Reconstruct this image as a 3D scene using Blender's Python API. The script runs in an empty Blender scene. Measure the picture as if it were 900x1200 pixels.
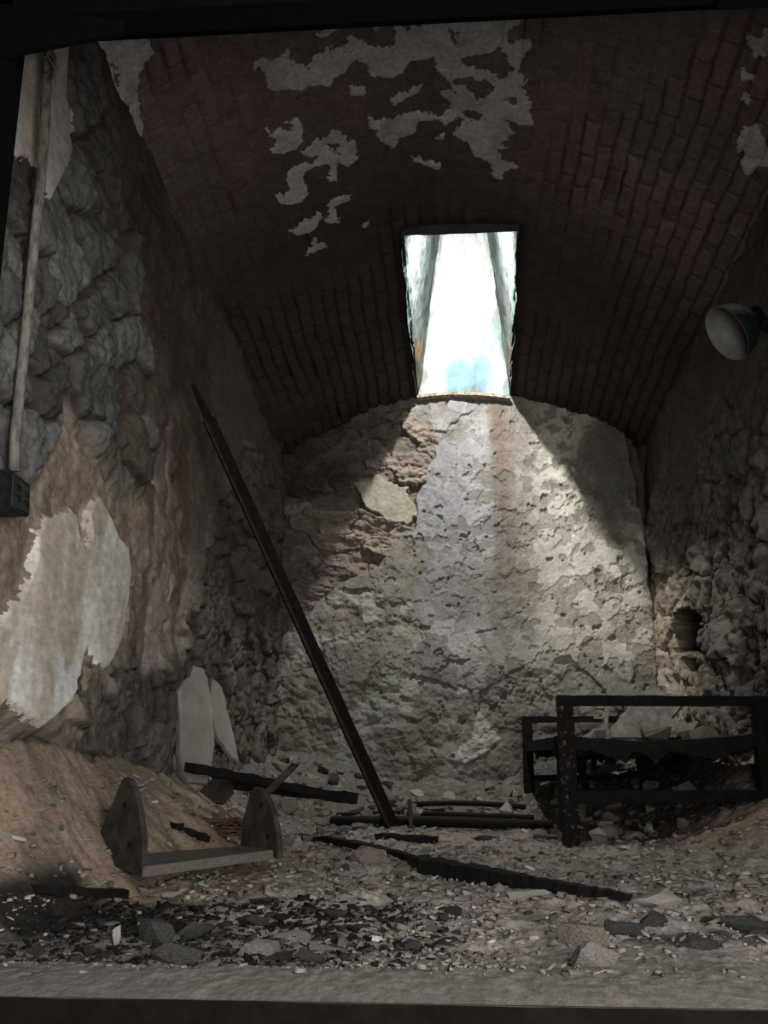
import bpy, bmesh, math, random
import numpy as np
from mathutils import Vector, Matrix

scene = bpy.context.scene
C = scene.collection

# ------------------------------------------------------------------ camera
FOC = 1120.0                                   # focal length in pixels of a 900 x 1200 frame
PITCH = math.atan(287 / FOC)
YAW = math.radians(4.0)
cam_d = bpy.data.cameras.new('camera')
cam = bpy.data.objects.new('camera', cam_d)
C.objects.link(cam)
cam_d.sensor_fit = 'VERTICAL'
cam_d.sensor_height = 36.0
cam_d.lens = 36.0 * FOC / 1200.0
cam_d.clip_start = 0.02
cam.location = (0, 0, 0)
cam.rotation_euler = (math.pi / 2 + PITCH, 0, YAW)
scene.camera = cam

# ------------------------------------------------------------------ light
world = bpy.data.worlds.new('world')
scene.world = world
world.use_nodes = True
world.node_tree.nodes['Background'].inputs[0].default_value = (0.75, 0.85, 1.0, 1)
world.node_tree.nodes['Background'].inputs[1].default_value = 0.03

def area(name, loc, target, sx, sy, power, col, spread=180):
    l = bpy.data.lights.new(name, 'AREA')
    l.shape = 'RECTANGLE'
    l.size = sx
    l.size_y = sy
    l.energy = power
    l.color = col
    l.spread = math.radians(spread)
    o = bpy.data.objects.new(name, l)
    C.objects.link(o)
    o.location = loc
    d = Vector(target) - Vector(loc)
    o.rotation_euler = d.to_track_quat('-Z', 'Y').to_euler()
    return o

# daylight falling through the narrow glazing at the head of the roof shaft
area('skylight_sun_side', (0.06, 4.80, 3.17), (0.12, 6.5, 2.3), 0.018, 0.10, 86, (1.0, 0.96, 0.90))
area('skylight_sky', (0.12, 4.84, 3.17), (0.12, 6.5, 2.1), 0.18, 0.14, 15, (0.88, 0.94, 1.0))
# daylight of the corridor outside the door, behind the camera
area('corridor_daylight', (0.62, -0.20, 0.38), (-0.60, 2.4, 0.70), 1.2, 1.6, 100, (1.0, 0.98, 0.95))

scene.view_settings.view_transform = 'Standard'
scene.view_settings.look = 'None'
scene.view_settings.gamma = 1.0
scene.view_settings.use_curve_mapping = False
scene.view_settings.exposure = 0.0
scene.cycles.max_bounces = 6
scene.cycles.diffuse_bounces = 4

# ------------------------------------------------------------------ survey helpers: a sighting from the doorway to a point in the cell
def ray(u, v):
    xc = (u - 450) / FOC
    yc = (600 - v) / FOC
    f = math.cos(PITCH) - yc * math.sin(PITCH)
    z = math.sin(PITCH) + yc * math.cos(PITCH)
    return np.array([xc * math.cos(YAW) - f * math.sin(YAW), f * math.cos(YAW) + xc * math.sin(YAW), z])
def atY(u, v, Y): r = ray(u, v); return r * Y / r[1]
def atX(u, v, X): r = ray(u, v); return r * X / r[0]
def atZ(u, v, Z): r = ray(u, v); return r * Z / r[2]
def at_plane(u, v, p, n):
    r = ray(u, v)
    return r * (np.dot(p, n) / np.dot(r, n))

XL, XR, YB, YF = -1.18, 1.39, 6.5, 1.56
XC = 0.105
RV = 2.07
RISE = 0.45
HALF = 1.29
def spring(Y): return 2.07 + 0.0785 * (6.5 - Y)
def vault_z(x, Y): return spring(Y) + RISE - RV + np.sqrt(np.maximum(RV * RV - (x - XC) ** 2, 0.01))
def at_vault(u, v):
    r = ray(u, v)
    a, b = 0.5, 12.0
    for _ in range(50):
        m = (a + b) / 2
        p = r * m
        if p[2] > vault_z(p[0], p[1]): b = m
        else: a = m
    return r * a

# ------------------------------------------------------------------ numeric noise
_rng = np.random.RandomState(11)
TAB = _rng.rand(64, 128, 128)
def vn(x, y, s):
    T = TAB[s % 64]
    ix = np.floor(x).astype(int); iy = np.floor(y).astype(int)
    fx = x - ix; fy = y - iy
    fx = fx * fx * (3 - 2 * fx); fy = fy * fy * (3 - 2 * fy)
    a = T[ix % 128, iy % 128]; b = T[(ix + 1) % 128, iy % 128]
    c = T[ix % 128, (iy + 1) % 128]; d = T[(ix + 1) % 128, (iy + 1) % 128]
    return (a * (1 - fx) + b * fx) * (1 - fy) + (c * (1 - fx) + d * fx) * fy
def fbm(x, y, s, octv=4, gain=0.5):
    r = 0; amp = 1; tot = 0
    for i in range(octv):
        r = r + amp * vn(x * 2 ** i + 7.3 * i, y * 2 ** i + 3.1 * i, s + i)
        tot += amp; amp *= gain
    return r / tot                                # 0..1
def worley(x, y, s):
    """distance to nearest and second nearest feature point, id values of the nearest cell, offset to it"""
    jx, jy, ja, jb = TAB[s % 64], TAB[(s + 1) % 64], TAB[(s + 2) % 64], TAB[(s + 3) % 64]
    ix = np.floor(x).astype(int); iy = np.floor(y).astype(int)
    f1 = np.full(x.shape, 9.0); f2 = np.full(x.shape, 9.0)
    ia = np.zeros(x.shape); ib = np.zeros(x.shape); ox = np.zeros(x.shape); oy = np.zeros(x.shape)
    for di in (-1, 0, 1):
        for dj in (-1, 0, 1):
            cx = ix + di; cy = iy + dj
            px = cx + 0.1 + 0.8 * jx[cx % 128, cy % 128]; py = cy + 0.1 + 0.8 * jy[cx % 128, cy % 128]
            d = np.hypot(x - px, y - py)
            near = d < f1
            f2 = np.where(near, f1, np.minimum(f2, d))
            f1 = np.where(near, d, f1)
            ia = np.where(near, ja[cx % 128, cy % 128], ia)
            ib = np.where(near, jb[cx % 128, cy % 128], ib)
            ox = np.where(near, x - px, ox); oy = np.where(near, y - py, oy)
    return f1, f2, ia, ib, ox, oy
def facet(x, y, s):
    """broken-stone relief: highest of randomly tilted facets, sharp creases between them"""
    jx, jy, ja, jb = TAB[s % 64], TAB[(s + 1) % 64], TAB[(s + 2) % 64], TAB[(s + 3) % 64]
    ix = np.floor(x).astype(int); iy = np.floor(y).astype(int)
    best = np.full(x.shape, -9.0)
    for di in (-1, 0, 1):
        for dj in (-1, 0, 1):
            cx = ix + di; cy = iy + dj; i = cx % 128; j = cy % 128
            dx = x - cx - jx[i, j]; dy = y - cy - jy[i, j]
            best = np.maximum(best, (ja[i, j] - .5) * .5 + (jb[i, j] - .5) * 1.5 * dx + (jy[j, i] - .5) * 1.5 * dy - .75 * (dx * dx + dy * dy))
    return best
def facets(x, y, s, n=3):
    r = 0
    for k in range(n): r = r + facet(x * 2.1 ** k + 5 * k, y * 2.1 ** k, s + 4 * k) * 0.5 ** k
    return r
def ss(a, b, x):
    t = np.clip((x - a) / (b - a), 0, 1)
    return t * t * (3 - 2 * t)
def sdf(X, Y, poly, lim=0.12):
    """signed distance to a polygon, positive inside, clipped to +-lim"""
    out = np.full(X.shape, -lim)
    p = np.array(poly)
    sel = (X > p[:, 0].min() - lim) & (X < p[:, 0].max() + lim) & (Y > p[:, 1].min() - lim) & (Y < p[:, 1].max() + lim)
    if not sel.any(): return out
    x = X[sel]; y = Y[sel]
    d = np.full(x.shape, 9.0); ins = np.zeros(x.shape, bool)
    for i in range(len(p)):
        ax, ay = p[i - 1]; bx, by = p[i]
        ex, ey = bx - ax, by - ay
        t = np.clip(((x - ax) * ex + (y - ay) * ey) / (ex * ex + ey * ey + 1e-12), 0, 1)
        d = np.minimum(d, np.hypot(x - ax - t * ex, y - ay - t * ey))
        if ay != by:
            ins ^= ((ay > y) != (by > y)) & (x < (bx - ax) * (y - ay) / (by - ay) + ax)
    out[sel] = np.clip(np.where(ins, d, -d), -lim, lim)
    return out
def mixc(c, c2, m):
    return c * (1 - m[..., None]) + np.array(c2) * m[..., None] if not isinstance(c2, np.ndarray) or c2.ndim == 1 else c * (1 - m[..., None]) + c2 * m[..., None]
def flat(shape, c):
    a = np.empty(shape + (3,)); a[:] = c
    return a

# ------------------------------------------------------------------ materials
def nodes(name):
    m = bpy.data.materials.new(name); m.use_nodes = True
    nt = m.node_tree
    return m, nt, nt.nodes['Principled BSDF']
def noise_node(nt, scale, detail=6, rough=0.6, vec=None, stretch=None):
    tc = nt.nodes.new('ShaderNodeTexCoord')
    n = nt.nodes.new('ShaderNodeTexNoise')
    n.inputs['Scale'].default_value = scale
    n.inputs['Detail'].default_value = detail
    n.inputs['Roughness'].default_value = rough
    if stretch:
        mp = nt.nodes.new('ShaderNodeMapping'); mp.inputs['Scale'].default_value = stretch
        nt.links.new(tc.outputs['Object'], mp.inputs['Vector']); nt.links.new(mp.outputs['Vector'], n.inputs['Vector'])
    else:
        nt.links.new(tc.outputs['Object'], n.inputs['Vector'])
    return n
def maprange(nt, sock, a, b, c, d):
    m = nt.nodes.new('ShaderNodeMapRange')
    m.inputs['From Min'].default_value = a; m.inputs['From Max'].default_value = b
    m.inputs['To Min'].default_value = c; m.inputs['To Max'].default_value = d
    nt.links.new(sock, m.inputs['Value'])
    return m.outputs['Result']
def math_node(nt, op, a, b):
    m = nt.nodes.new('ShaderNodeMath'); m.operation = op
    for i, s in enumerate((a, b)):
        if isinstance(s, (int, float)): m.inputs[i].default_value = s
        else: nt.links.new(s, m.inputs[i])
    return m.outputs[0]
def mult_color(nt, col, fac):
    v = nt.nodes.new('ShaderNodeVectorMath'); v.operation = 'SCALE'
    nt.links.new(col, v.inputs[0]); nt.links.new(fac, v.inputs['Scale'])
    return v.outputs[0]
def attr_mat(name, rough=0.93, grain=60, bump=0.5, bdist=0.006, masked=False, spec=0.15, fine=(0.72, 1.28), grow=None):
    """colour comes from the surface's own colour attribute, broken up by grain; an optional coat with a ragged edge"""
    m, nt, b = nodes(name)
    a = nt.nodes.new('ShaderNodeAttribute'); a.attribute_name = 'Col'
    n1 = noise_node(nt, grain, 8, 0.68, stretch=grow)
    n2 = noise_node(nt, grain * 0.22, 5, 0.6, stretch=grow)
    f = math_node(nt, 'MULTIPLY', maprange(nt, n1.outputs['Fac'], 0.3, 0.7, *fine), maprange(nt, n2.outputs['Fac'], 0.3, 0.7, 0.85, 1.15))
    col = a.outputs['Color']
    height = math_node(nt, 'ADD', n1.outputs['Fac'], math_node(nt, 'MULTIPLY', n2.outputs['Fac'], 0.8))
    if masked:
        k = nt.nodes.new('ShaderNodeAttribute'); k.attribute_name = 'coat'
        c2 = nt.nodes.new('ShaderNodeAttribute'); c2.attribute_name = 'Col2'
        nm = noise_node(nt, 30, 6, 0.6)
        e = math_node(nt, 'ADD', k.outputs['Fac'], maprange(nt, nm.outputs['Fac'], 0.25, 0.75, -0.019, 0.019))
        edge = maprange(nt, e, -0.0012, 0.0012, 0, 1)
        mx = nt.nodes.new('ShaderNodeMix'); mx.data_type = 'RGBA'
        nt.links.new(edge, mx.inputs['Factor']); nt.links.new(col, mx.inputs['A']); nt.links.new(c2.outputs['Color'], mx.inputs['B'])
        col = mx.outputs['Result']
        lim = maprange(nt, edge, 0, 1, 1.0, 0.12)
        height = math_node(nt, 'ADD', math_node(nt, 'MULTIPLY', height, lim), math_node(nt, 'MULTIPLY', edge, 0.9))
    nt.links.new(mult_color(nt, col, f), b.inputs['Base Color'])
    bp = nt.nodes.new('ShaderNodeBump'); bp.inputs['Strength'].default_value = bump; bp.inputs['Distance'].default_value = bdist
    nt.links.new(height, bp.inputs['Height']); nt.links.new(bp.outputs['Normal'], b.inputs['Normal'])
    b.inputs['Roughness'].default_value = rough
    b.inputs['Specular IOR Level'].default_value = spec
    return m
def plain(name, col, col2=None, grain=30, thr=(0.35, 0.65), bump=0.5, bdist=0.004, rough=0.9, metal=0.0, spec=0.2, stretch=None, dust=None):
    m, nt, b = nodes(name)
    n = noise_node(nt, grain, 7, 0.65, stretch=stretch)
    rp = nt.nodes.new('ShaderNodeValToRGB')
    rp.color_ramp.elements[0].position = thr[0]; rp.color_ramp.elements[1].position = thr[1]
    rp.color_ramp.elements[0].color = (*col, 1)
    rp.color_ramp.elements[1].color = (*(col2 or [c * 1.5 for c in col]), 1)
    nt.links.new(n.outputs['Fac'], rp.inputs['Fac'])
    out = rp.outputs['Color']
    if dust:
        g = nt.nodes.new('ShaderNodeNewGeometry'); sx = nt.nodes.new('ShaderNodeSeparateXYZ')
        nt.links.new(g.outputs['True Normal'], sx.inputs[0])
        k = maprange(nt, sx.outputs['Z'], dust[1], dust[2], 0, 1)
        mx = nt.nodes.new('ShaderNodeMix'); mx.data_type = 'RGBA'
        nt.links.new(k, mx.inputs['Factor']); nt.links.new(out, mx.inputs['A']); mx.inputs['B'].default_value = (*dust[0], 1)
        out = mx.outputs['Result']
    nt.links.new(out, b.inputs['Base Color'])
    bp = nt.nodes.new('ShaderNodeBump'); bp.inputs['Strength'].default_value = bump; bp.inputs['Distance'].default_value = bdist
    nt.links.new(n.outputs['Fac'], bp.inputs['Height']); nt.links.new(bp.outputs['Normal'], b.inputs['Normal'])
    b.inputs['Roughness'].default_value = rough; b.inputs['Metallic'].default_value = metal
    b.inputs['Specular IOR Level'].default_value = spec
    return m

# ------------------------------------------------------------------ object helpers
def tag(o, label=None, cat=None, group=None, kind=None):
    for k, v in (('label', label), ('category', cat), ('group', group), ('kind', kind)):
        if v: o[k] = v
    return o
def grid(name, P, mat, col, col2=None, coat=None, keep=None, parent=None, flip=False):
    n, m, _ = P.shape
    idx = np.arange(n * m).reshape(n, m)
    q = np.stack([idx[:-1, :-1], idx[1:, :-1], idx[1:, 1:], idx[:-1, 1:]], -1).reshape(-1, 4)
    if flip: q = q[:, ::-1]
    if keep is not None: q = q[keep[:-1, :-1].reshape(-1)]
    me = bpy.data.meshes.new(name)
    me.vertices.add(n * m); me.vertices.foreach_set('co', P.reshape(-1).astype(np.float32))
    me.loops.add(len(q) * 4); me.loops.foreach_set('vertex_index', q.reshape(-1).astype(np.int32))
    me.polygons.add(len(q)); me.polygons.foreach_set('loop_start', (np.arange(len(q)) * 4).astype(np.int32))
    me.polygons.foreach_set('use_smooth', np.ones(len(q), bool))
    me.update(calc_edges=True); me.validate()
    def color(nm, c):
        a = me.color_attributes.new(nm, 'FLOAT_COLOR', 'POINT')
        d = np.ones((n * m, 4), np.float32); d[:, :3] = np.clip(c.reshape(-1, 3), 0, 1)
        a.data.foreach_set('color', d.reshape(-1))
    color('Col', col)
    if col2 is not None: color('Col2', col2)
    if coat is not None:
        a = me.attributes.new('coat', 'FLOAT', 'POINT'); a.data.foreach_set('value', coat.reshape(-1).astype(np.float32))
    me.materials.append(mat)
    o = bpy.data.objects.new(name, me); C.objects.link(o)
    if parent: o.parent = parent
    return o
def empty(name, loc):
    o = bpy.data.objects.new(name, None); C.objects.link(o); o.location = loc
    o.empty_display_size = 0.1
    return o
def fin(name, bm, mat, root=None, loc=None, smooth=False):
    """link a bmesh given in world coordinates as one object, under a root or on its own"""
    me = bpy.data.meshes.new(name)
    off = Vector(root.location) if root else Vector(loc or (0, 0, 0))
    pr = root
    while root is not None and pr.parent is not None:
        pr = pr.parent; off = off + Vector(pr.location)
    for v in bm.verts: v.co -= off
    bmesh.ops.recalc_face_normals(bm, faces=bm.faces)
    if smooth:
        for f in bm.faces: f.smooth = True
    bm.to_mesh(me); bm.free()
    me.materials.append(mat)
    o = bpy.data.objects.new(name, me); C.objects.link(o)
    if root: o.parent = root
    else: o.location = off
    return o
def beam(bm, A, B, w, h, up=(0, 0, 1), seg=1, rough=0, seed=0, taper=(1, 1), bend=0):
    rnd = random.Random(seed)
    A = Vector(A); B = Vector(B)
    d = (B - A).normalized(); s = d.cross(Vector(up)).normalized(); u = s.cross(d).normalized()
    rings = []
    for i in range(seg + 1):
        t = i / seg
        c = A.lerp(B, t) + u * bend * math.sin(math.pi * t)
        k = taper[0] * (1 - t) + taper[1] * t
        ring = []
        for a, b in ((-1, -1), (1, -1), (1, 1), (-1, 1)):
            r1 = rnd.uniform(-rough, rough); r2 = rnd.uniform(-rough, rough)
            ring.append(bm.verts.new(c + s * (a * w / 2 * k + r1) + u * (b * h / 2 * k + r2)))
        rings.append(ring)
    for i in range(seg):
        for j in range(4):
            bm.faces.new((rings[i][j], rings[i][(j + 1) % 4], rings[i + 1][(j + 1) % 4], rings[i + 1][j]))
    bm.faces.new(rings[0]); bm.faces.new(rings[-1][::-1])
def tube(bm, pts, r, n=10, rough=0, seed=0, cap=True):
    rnd = random.Random(seed)
    pts = [Vector(p) for p in pts]
    rings = []
    for i, p in enumerate(pts):
        d = (pts[min(i + 1, len(pts) - 1)] - pts[max(i - 1, 0)]).normalized()
        a = d.orthogonal().normalized() if i == 0 else (rings_a - d * rings_a.dot(d)).normalized()
        rings_a = a
        b = d.cross(a)
        rr = r[i] if isinstance(r, (list, tuple)) else r
        rings.append([bm.verts.new(p + (a * math.cos(t) + b * math.sin(t)) * (rr + rnd.uniform(-rough, rough))) for t in [2 * math.pi * k / n for k in range(n)]])
    for i in range(len(rings) - 1):
        for k in range(n):
            bm.faces.new((rings[i][k], rings[i][(k + 1) % n], rings[i + 1][(k + 1) % n], rings[i + 1][k]))
    if cap:
        bm.faces.new(rings[0][::-1]); bm.faces.new(rings[-1])
def plate(bm, pts, thick, n, jag=0, seed=0, sub=1, bev=0.0):
    """solid slab: outline pts (world) given thickness along -n, outline broken up"""
    rnd = random.Random(seed)
    n = Vector(n).normalized()
    P = [Vector(p) for p in pts]
    Q = []
    for i, p in enumerate(P):
        q = P[(i + 1) % len(P)]
        for k in range(sub):
            t = k / sub
            o = Vector((rnd.uniform(-jag, jag), rnd.uniform(-jag, jag), rnd.uniform(-jag, jag))) if k or jag else Vector()
            o -= n * o.dot(n)
            Q.append(p.lerp(q, t) + o)
    c = sum(Q, Vector()) / len(Q)
    f = []
    layers = [(0.985 if bev else 1.0, 0.0), (1.0, bev), (1.0, thick)] if bev else [(1.0, 0.0), (0.99, thick)]
    for k, dz in layers:
        f.append([bm.verts.new(c + (q - c) * k - n * dz) for q in Q])
    for a, b in zip(f[:-1], f[1:]):
        for i in range(len(Q)):
            j = (i + 1) % len(Q)
            bm.faces.new((a[i], a[j], b[j], b[i]))
    for ring, rev in ((f[0], False), (f[-1], True)):
        cc = bm.verts.new(sum((v.co for v in ring), Vector()) / len(ring) + (n * rnd.uniform(0, jag) if not rev else Vector()))
        for i in range(len(ring)):
            j = (i + 1) % len(ring)
            bm.faces.new((ring[j], ring[i], cc) if not rev else (ring[i], ring[j], cc))

# ================================================================== THE SETTING
M_left = attr_mat('left_wall_render_and_stone', grain=55, bump=0.8, bdist=0.010, masked=True, fine=(0.72, 1.28), grow=(1, .4, 1))
M_right = attr_mat('right_wall_stone', grain=40, bump=0.9, bdist=0.014, fine=(0.6, 1.36), grow=(1, .5, 1))
M_back = attr_mat('back_wall_plaster', grain=50, bump=0.8, bdist=0.009, fine=(0.74, 1.26))
M_vault = attr_mat('vault_brick', grain=60, bump=0.8, bdist=0.008, masked=True, fine=(0.66, 1.32))
M_shaft = attr_mat('shaft_limewash', grain=50, bump=0.6, bdist=0.008, fine=(0.85, 1.1))
M_floor = attr_mat('cell_floor_dirt', grain=95, bump=0.7, bdist=0.006, fine=(0.66, 1.36), grow=(1, .4, 1))

# ---- left wall ----------------------------------------------------
yy = YF * (6.62 / YF) ** np.linspace(0, 1, 640)
zz = np.linspace(-0.5, 2.62, 420)
Y, Z = np.meshgrid(yy, zz, indexing='ij')
def wl(pts): return [tuple(atX(u, v, XL)[1:]) for u, v in pts]
warpY = (fbm(Y * 5, Z * 5, 1) - .5) * 0.10; warpZ = (fbm(Y * 5, Z * 5, 5) - .5) * 0.08
# near stones, where the photograph shows each one
seeds = [(15,240,0),(30,265,0),(12,300,0),(28,335,0),(70,312,.05),(112,285,.02),(128,345,.02),(52,378,0),(42,352,0),(95,374,0),(80,398,0),(60,402,0),
         (118,388,0),(110,418,.02),(35,418,0),(58,430,0),(20,452,0),(45,465,0),(95,452,.05),(128,480,.02),(68,486,0),(52,505,0),(100,512,0),(142,508,0),
         (84,530,0),(120,535,0),(25,505,0),(18,390,0),(112,240,.02),(122,200,.02),(96,212,0),(142,400,.01),(155,455,.01),(92,120,.03),(104,165,.02),(150,330,0),(165,395,0),(132,555,0),(105,560,0),(-10,340,0),(-15,420,0),(-20,500,0),(170,500,0),(180,560,0)]
f1 = np.full(Y.shape, 9.0); f2 = f1.copy(); sid = np.zeros(Y.shape); oy = np.zeros(Y.shape); oz = np.zeros(Y.shape)
for i, (u, v, w) in enumerate(seeds):
    _, sy, sz = atX(u, v, XL)
    dy = (Y + warpY - sy); dz = (Z + warpZ - sz)
    d = np.sqrt((dy * 0.85 + dz * 0.25) ** 2 + (dz - dy * 0.15) ** 2) - w
    near = d < f1
    f2 = np.where(near, f1, np.minimum(f2, d)); f1 = np.where(near, d, f1)
    sid = np.where(near, i, sid); oy = np.where(near, dy, oy); oz = np.where(near, dz, oz)
g = f2 - f1
rs = np.random.RandomState(3).rand(64, 4)
si = sid.astype(int)
h_near = ss(0.0, 0.018, g) * 0.040 + ss(0, 0.07, g) * 0.010 + (rs[si, 0] - .5) * 0.035 + (rs[si, 1] - .5) * 0.28 * oy + (rs[si, 2] - .6) * 0.25 * oz
h_near += facets(Y * 9 + Z * 2, Z * 8, 9, 4) * 0.034 + (fbm(Y * 34, Z * 34, 9, 4, .75) - .5) * 0.022
h_near = np.maximum(h_near, .012 + (fbm(Y * 6, Z * 6, 58) - .5) * .05)
f1, f2, ia, ib, ox, oo = worley((Y + warpY + (fbm(Y * 16, Z * 16, 60) - .5) * .06) / 0.27, (Z + warpZ + (fbm(Y * 16, Z * 16, 61) - .5) * .05) / 0.16, 12)
g2 = f2 - f1
h_rub = ss(0, 0.10, g2) * 0.035 + (ia - .5) * 0.045 + facets(Y * 9, Z * 10, 15) * 0.030 + (fbm(Y * 28, Z * 28, 15, 4, .7) - .5) * 0.018 + (ib - .5) * .06 * ox
h_rub = np.maximum(h_rub, .006 + (fbm(Y * 5, Z * 5, 62) - .5) * .07 + (fbm(Y * 26, Z * 26, 63, 4, .7) - .5) * .02)
h_ren = (fbm(Y * 2.2, Z * 2.2, 20) - .5) * 0.05 + (fbm(Y * 6, Z * 12, 22, 6, .68) - .5) * 0.034 + facets(Y * 4, Z * 8, 26, 4) * .018
m_near = ss(-0.05, 0.03, sdf(Y, Z, wl([(-60,150),(45,235),(62,225),(76,195),(74,52),(102,46),(122,150),(150,300),(168,420),(178,540),(160,570),(118,560),(92,500),(70,470),(50,520),(38,560),(-60,620)])) + (fbm(Y * 9, Z * 9, 25) - .5) * 0.08)
rubpoly = wl([(78,800),(100,770),(125,790),(155,760),(170,800),(215,760),(240,640),(262,560),(290,520),(345,560),(345,950),(0,960),(-60,960),(-60,850),(20,860),(60,860)])
m_rub = ss(-0.06, 0.05, sdf(Y, Z, rubpoly, .3) + (fbm(Y * 5, Z * 5, 28) - .5) * 0.22)
low_coat = wl([(38,622),(48,606),(62,603),(75,594),(84,604),(86,625),(93,640),(99,628),(97,600),(104,588),(112,580),(124,606),(134,628),(146,640),(148,668),(146,705),(138,748),(126,776),(116,784),(106,776),(98,760),(92,778),(84,800),(80,822),(66,834),(45,851),(28,842),(14,828),(-10,822),(-60,830),(-60,740),(-10,728),(8,704),(22,690),(34,655)])
top_coat = wl([(-10,-30),(72,40),(73,110),(77,150),(76,190),(66,212),(55,232),(46,228),(42,205),(36,196),(28,185),(18,184),(5,186),(-30,190)])
m_low = sdf(Y, Z, low_coat); m_top = sdf(Y, Z, top_coat)
coat = np.maximum(m_low, m_top)
tan = ss(-0.05, 0.05, sdf(Y, Z, wl([(30,470),(78,455),(100,500),(120,540),(160,520),(165,600),(160,700),(130,800),(90,860),(30,860),(-60,860),(-60,600),(20,600),(20,540)]), .2) + (fbm(Y * 6, Z * 6, 31) - .5) * 0.14)
h = h_ren.copy()
h = h * (1 - m_rub) + (h_rub - 0.02) * m_rub
h = h * (1 - m_near) + (h_near - 0.01) * m_near
crk = wl([(198,560),(202,640),(199,700),(204,760)])
dcr = np.min([np.abs(Y - np.interp(Z, [p[1] for p in crk[::-1]], [p[0] for p in crk[::-1]]) + (fbm(Z * 9, Z * 0, 33) - .5) * .06)], 0)
h -= 0.03 * ss(0.02, 0.0, dcr) * ss(0.25, .35, Z) * ss(1.25, 1.1, Z)
cm = ss(-0.012, 0.012, coat)
h = h * (1 - cm) + (0.022 + (fbm(Y * 3, Z * 3, 35) - .5) * 0.03 + (fbm(Y * 25, Z * 25, 36) - .5) * 0.004) * cm
pit = ss(.74, .80, fbm(Y * 11, Z * 13, 38, 3)) * (1 - cm) * (1 - m_near)
h -= 0.02 * pit
# hollow under the lower plaster edge, by the dirt
h -= 0.07 * ss(-0.03, 0.05, sdf(Y, Z, wl([(-60,835),(14,835),(45,858),(68,840),(74,870),(40,885),(-60,880)])))
h *= ss(6.62, 6.3, Y) * .5 + .5
X = XL + h
n3 = fbm(Y * 3, Z * 2.2, 40); n4 = fbm(Y * 18, Z * 18, 44, 4)
col = flat(Y.shape, (0.058, 0.044, 0.036))
col = mixc(col, (0.33, 0.28, 0.25), ss(.36, .54, n3 + .14 * ss(1.2, .6, Z)) * ss(1.75, 1.0, Z + (n3 - .5)))
col = mixc(col, (0.095, 0.066, 0.052), ss(.5, .6, fbm(Y * 5, Z * 2, 46)) * .6)
col = mixc(col, (0.110, 0.097, 0.084), ss(3.9, 5.3, Y + (n3 - .5) * 2.4) * .8)
col = mixc(col, (0.10, 0.07, 0.056), ss(.56, .68, fbm(Y * 8, Z * 4, 47)) * .7)
rc = flat(Y.shape, (0.085, 0.077, 0.067)) * (0.7 + 0.6 * ia)[..., None]
rc = mixc(rc, (0.13, 0.108, 0.088), ss(.5, .65, n4) * .6)
rc = rc * (0.45 + 0.55 * ss(0, .12, g2))[..., None]
col = col * (1 - m_rub[..., None]) + rc * m_rub[..., None]
col = mixc(col, (0.25, 0.195, 0.15), tan * ss(.35, .55, n4) * .8)
stc = np.array([(0.085, 0.085, 0.080), (0.120, 0.120, 0.114), (0.060, 0.057, 0.052), (0.092, 0.077, 0.062)])[(rs[si, 3] * 4).astype(int)]
stc = stc * (0.75 + 0.5 * n4)[..., None]
stc = mixc(stc, (0.05, 0.036, 0.027), ss(0.03, 0.0, g))
stc = mixc(stc, (0.055, 0.045, 0.037), ss(1.65, 1.95, Z) * .5)
col = col * (1 - m_near[..., None]) + stc * m_near[..., None]
col = col * (1 - 0.4 * pit[..., None])
white = flat(Y.shape, (0.56, 0.53, 0.48))
white = mixc(white, (0.70, 0.70, 0.68), ss(.42, .56, fbm(Y * 3.2 + 4, Z * 1.6, 50)))
white = mixc(white * (1.06 - .45 * ss(1.3, 1.7, Z))[..., None], (0.44, 0.37, 0.29), ss(.53, .66, fbm(Y * 7, Z * 2.5, 52)) * .75)
grid('wall_left', np.stack([X, Y, Z], -1), M_left, col, white, coat)
bpy.data.objects['wall_left']['kind'] = 'structure'

# ---- right wall ---------------------------------------------------
yy = YF * (6.62 / YF) ** np.linspace(0, 1, 460)
zz = np.linspace(-0.5, 2.62, 400)
Y, Z = np.meshgrid(yy, zz, indexing='ij')
def wr(pts): return [tuple(atX(u, v, 1.36)[1:]) for u, v in pts]
wy = (fbm(Y * 4, Z * 4, 3) - .5) * 0.14; wz = (fbm(Y * 4, Z * 4, 7) - .5) * 0.12
f1, f2, ia, ib, ox, oo = worley((Y + wy + (fbm(Y * 14, Z * 14, 60) - .5) * .08) / 0.32 + Z * .5, (Z + wz + (fbm(Y * 14, Z * 14, 61) - .5) * .07) / 0.22, 24)
g = f2 - f1
e1, e2, ja, jb, jx, jy = worley((Y + wy + (fbm(Y * 20, Z * 20, 56) - .5) * .05) / 0.14, (Z + wz) / 0.095, 41)
gg = e2 - e1
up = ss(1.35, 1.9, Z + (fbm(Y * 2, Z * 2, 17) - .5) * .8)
big = ss(0, 0.09, g) * 0.045 + (ia - .5) * 0.06 + (ib - .5) * 0.08 * ox + (ja - .5) * 0.05 * oo
sml = ss(0, 0.12, gg) * 0.022 + (ja - .5) * 0.04
mixs = ss(.45, .6, fbm(Y * 2.5, Z * 2.5, 19))
mort = .012 + (fbm(Y * 4, Z * 4, 62) - .5) * .08
h = (np.maximum(big * (1 - mixs) + sml * mixs, mort) + facets(Y * 8, Z * 9, 33) * .036) * (1 - .75 * up) + (fbm(Y * 12, Z * 12, 21, 6, .66) - .5) * (0.045 - 0.02 * up)
nich = np.maximum(sdf(Y, Z, wr([(793,722),(800,714),(822,716),(821,764),(805,768),(790,762)])), sdf(Y, Z, wr([(795,772),(812,772),(812,786),(797,787)])))
nich = nich + (fbm(Y * 10, Z * 14, 23) - .5) * 0.04
h -= 0.34 * ss(-0.008, 0.012, nich)
h *= ss(6.62, 6.3, Y) * .4 + .6
X = XR - h
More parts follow.
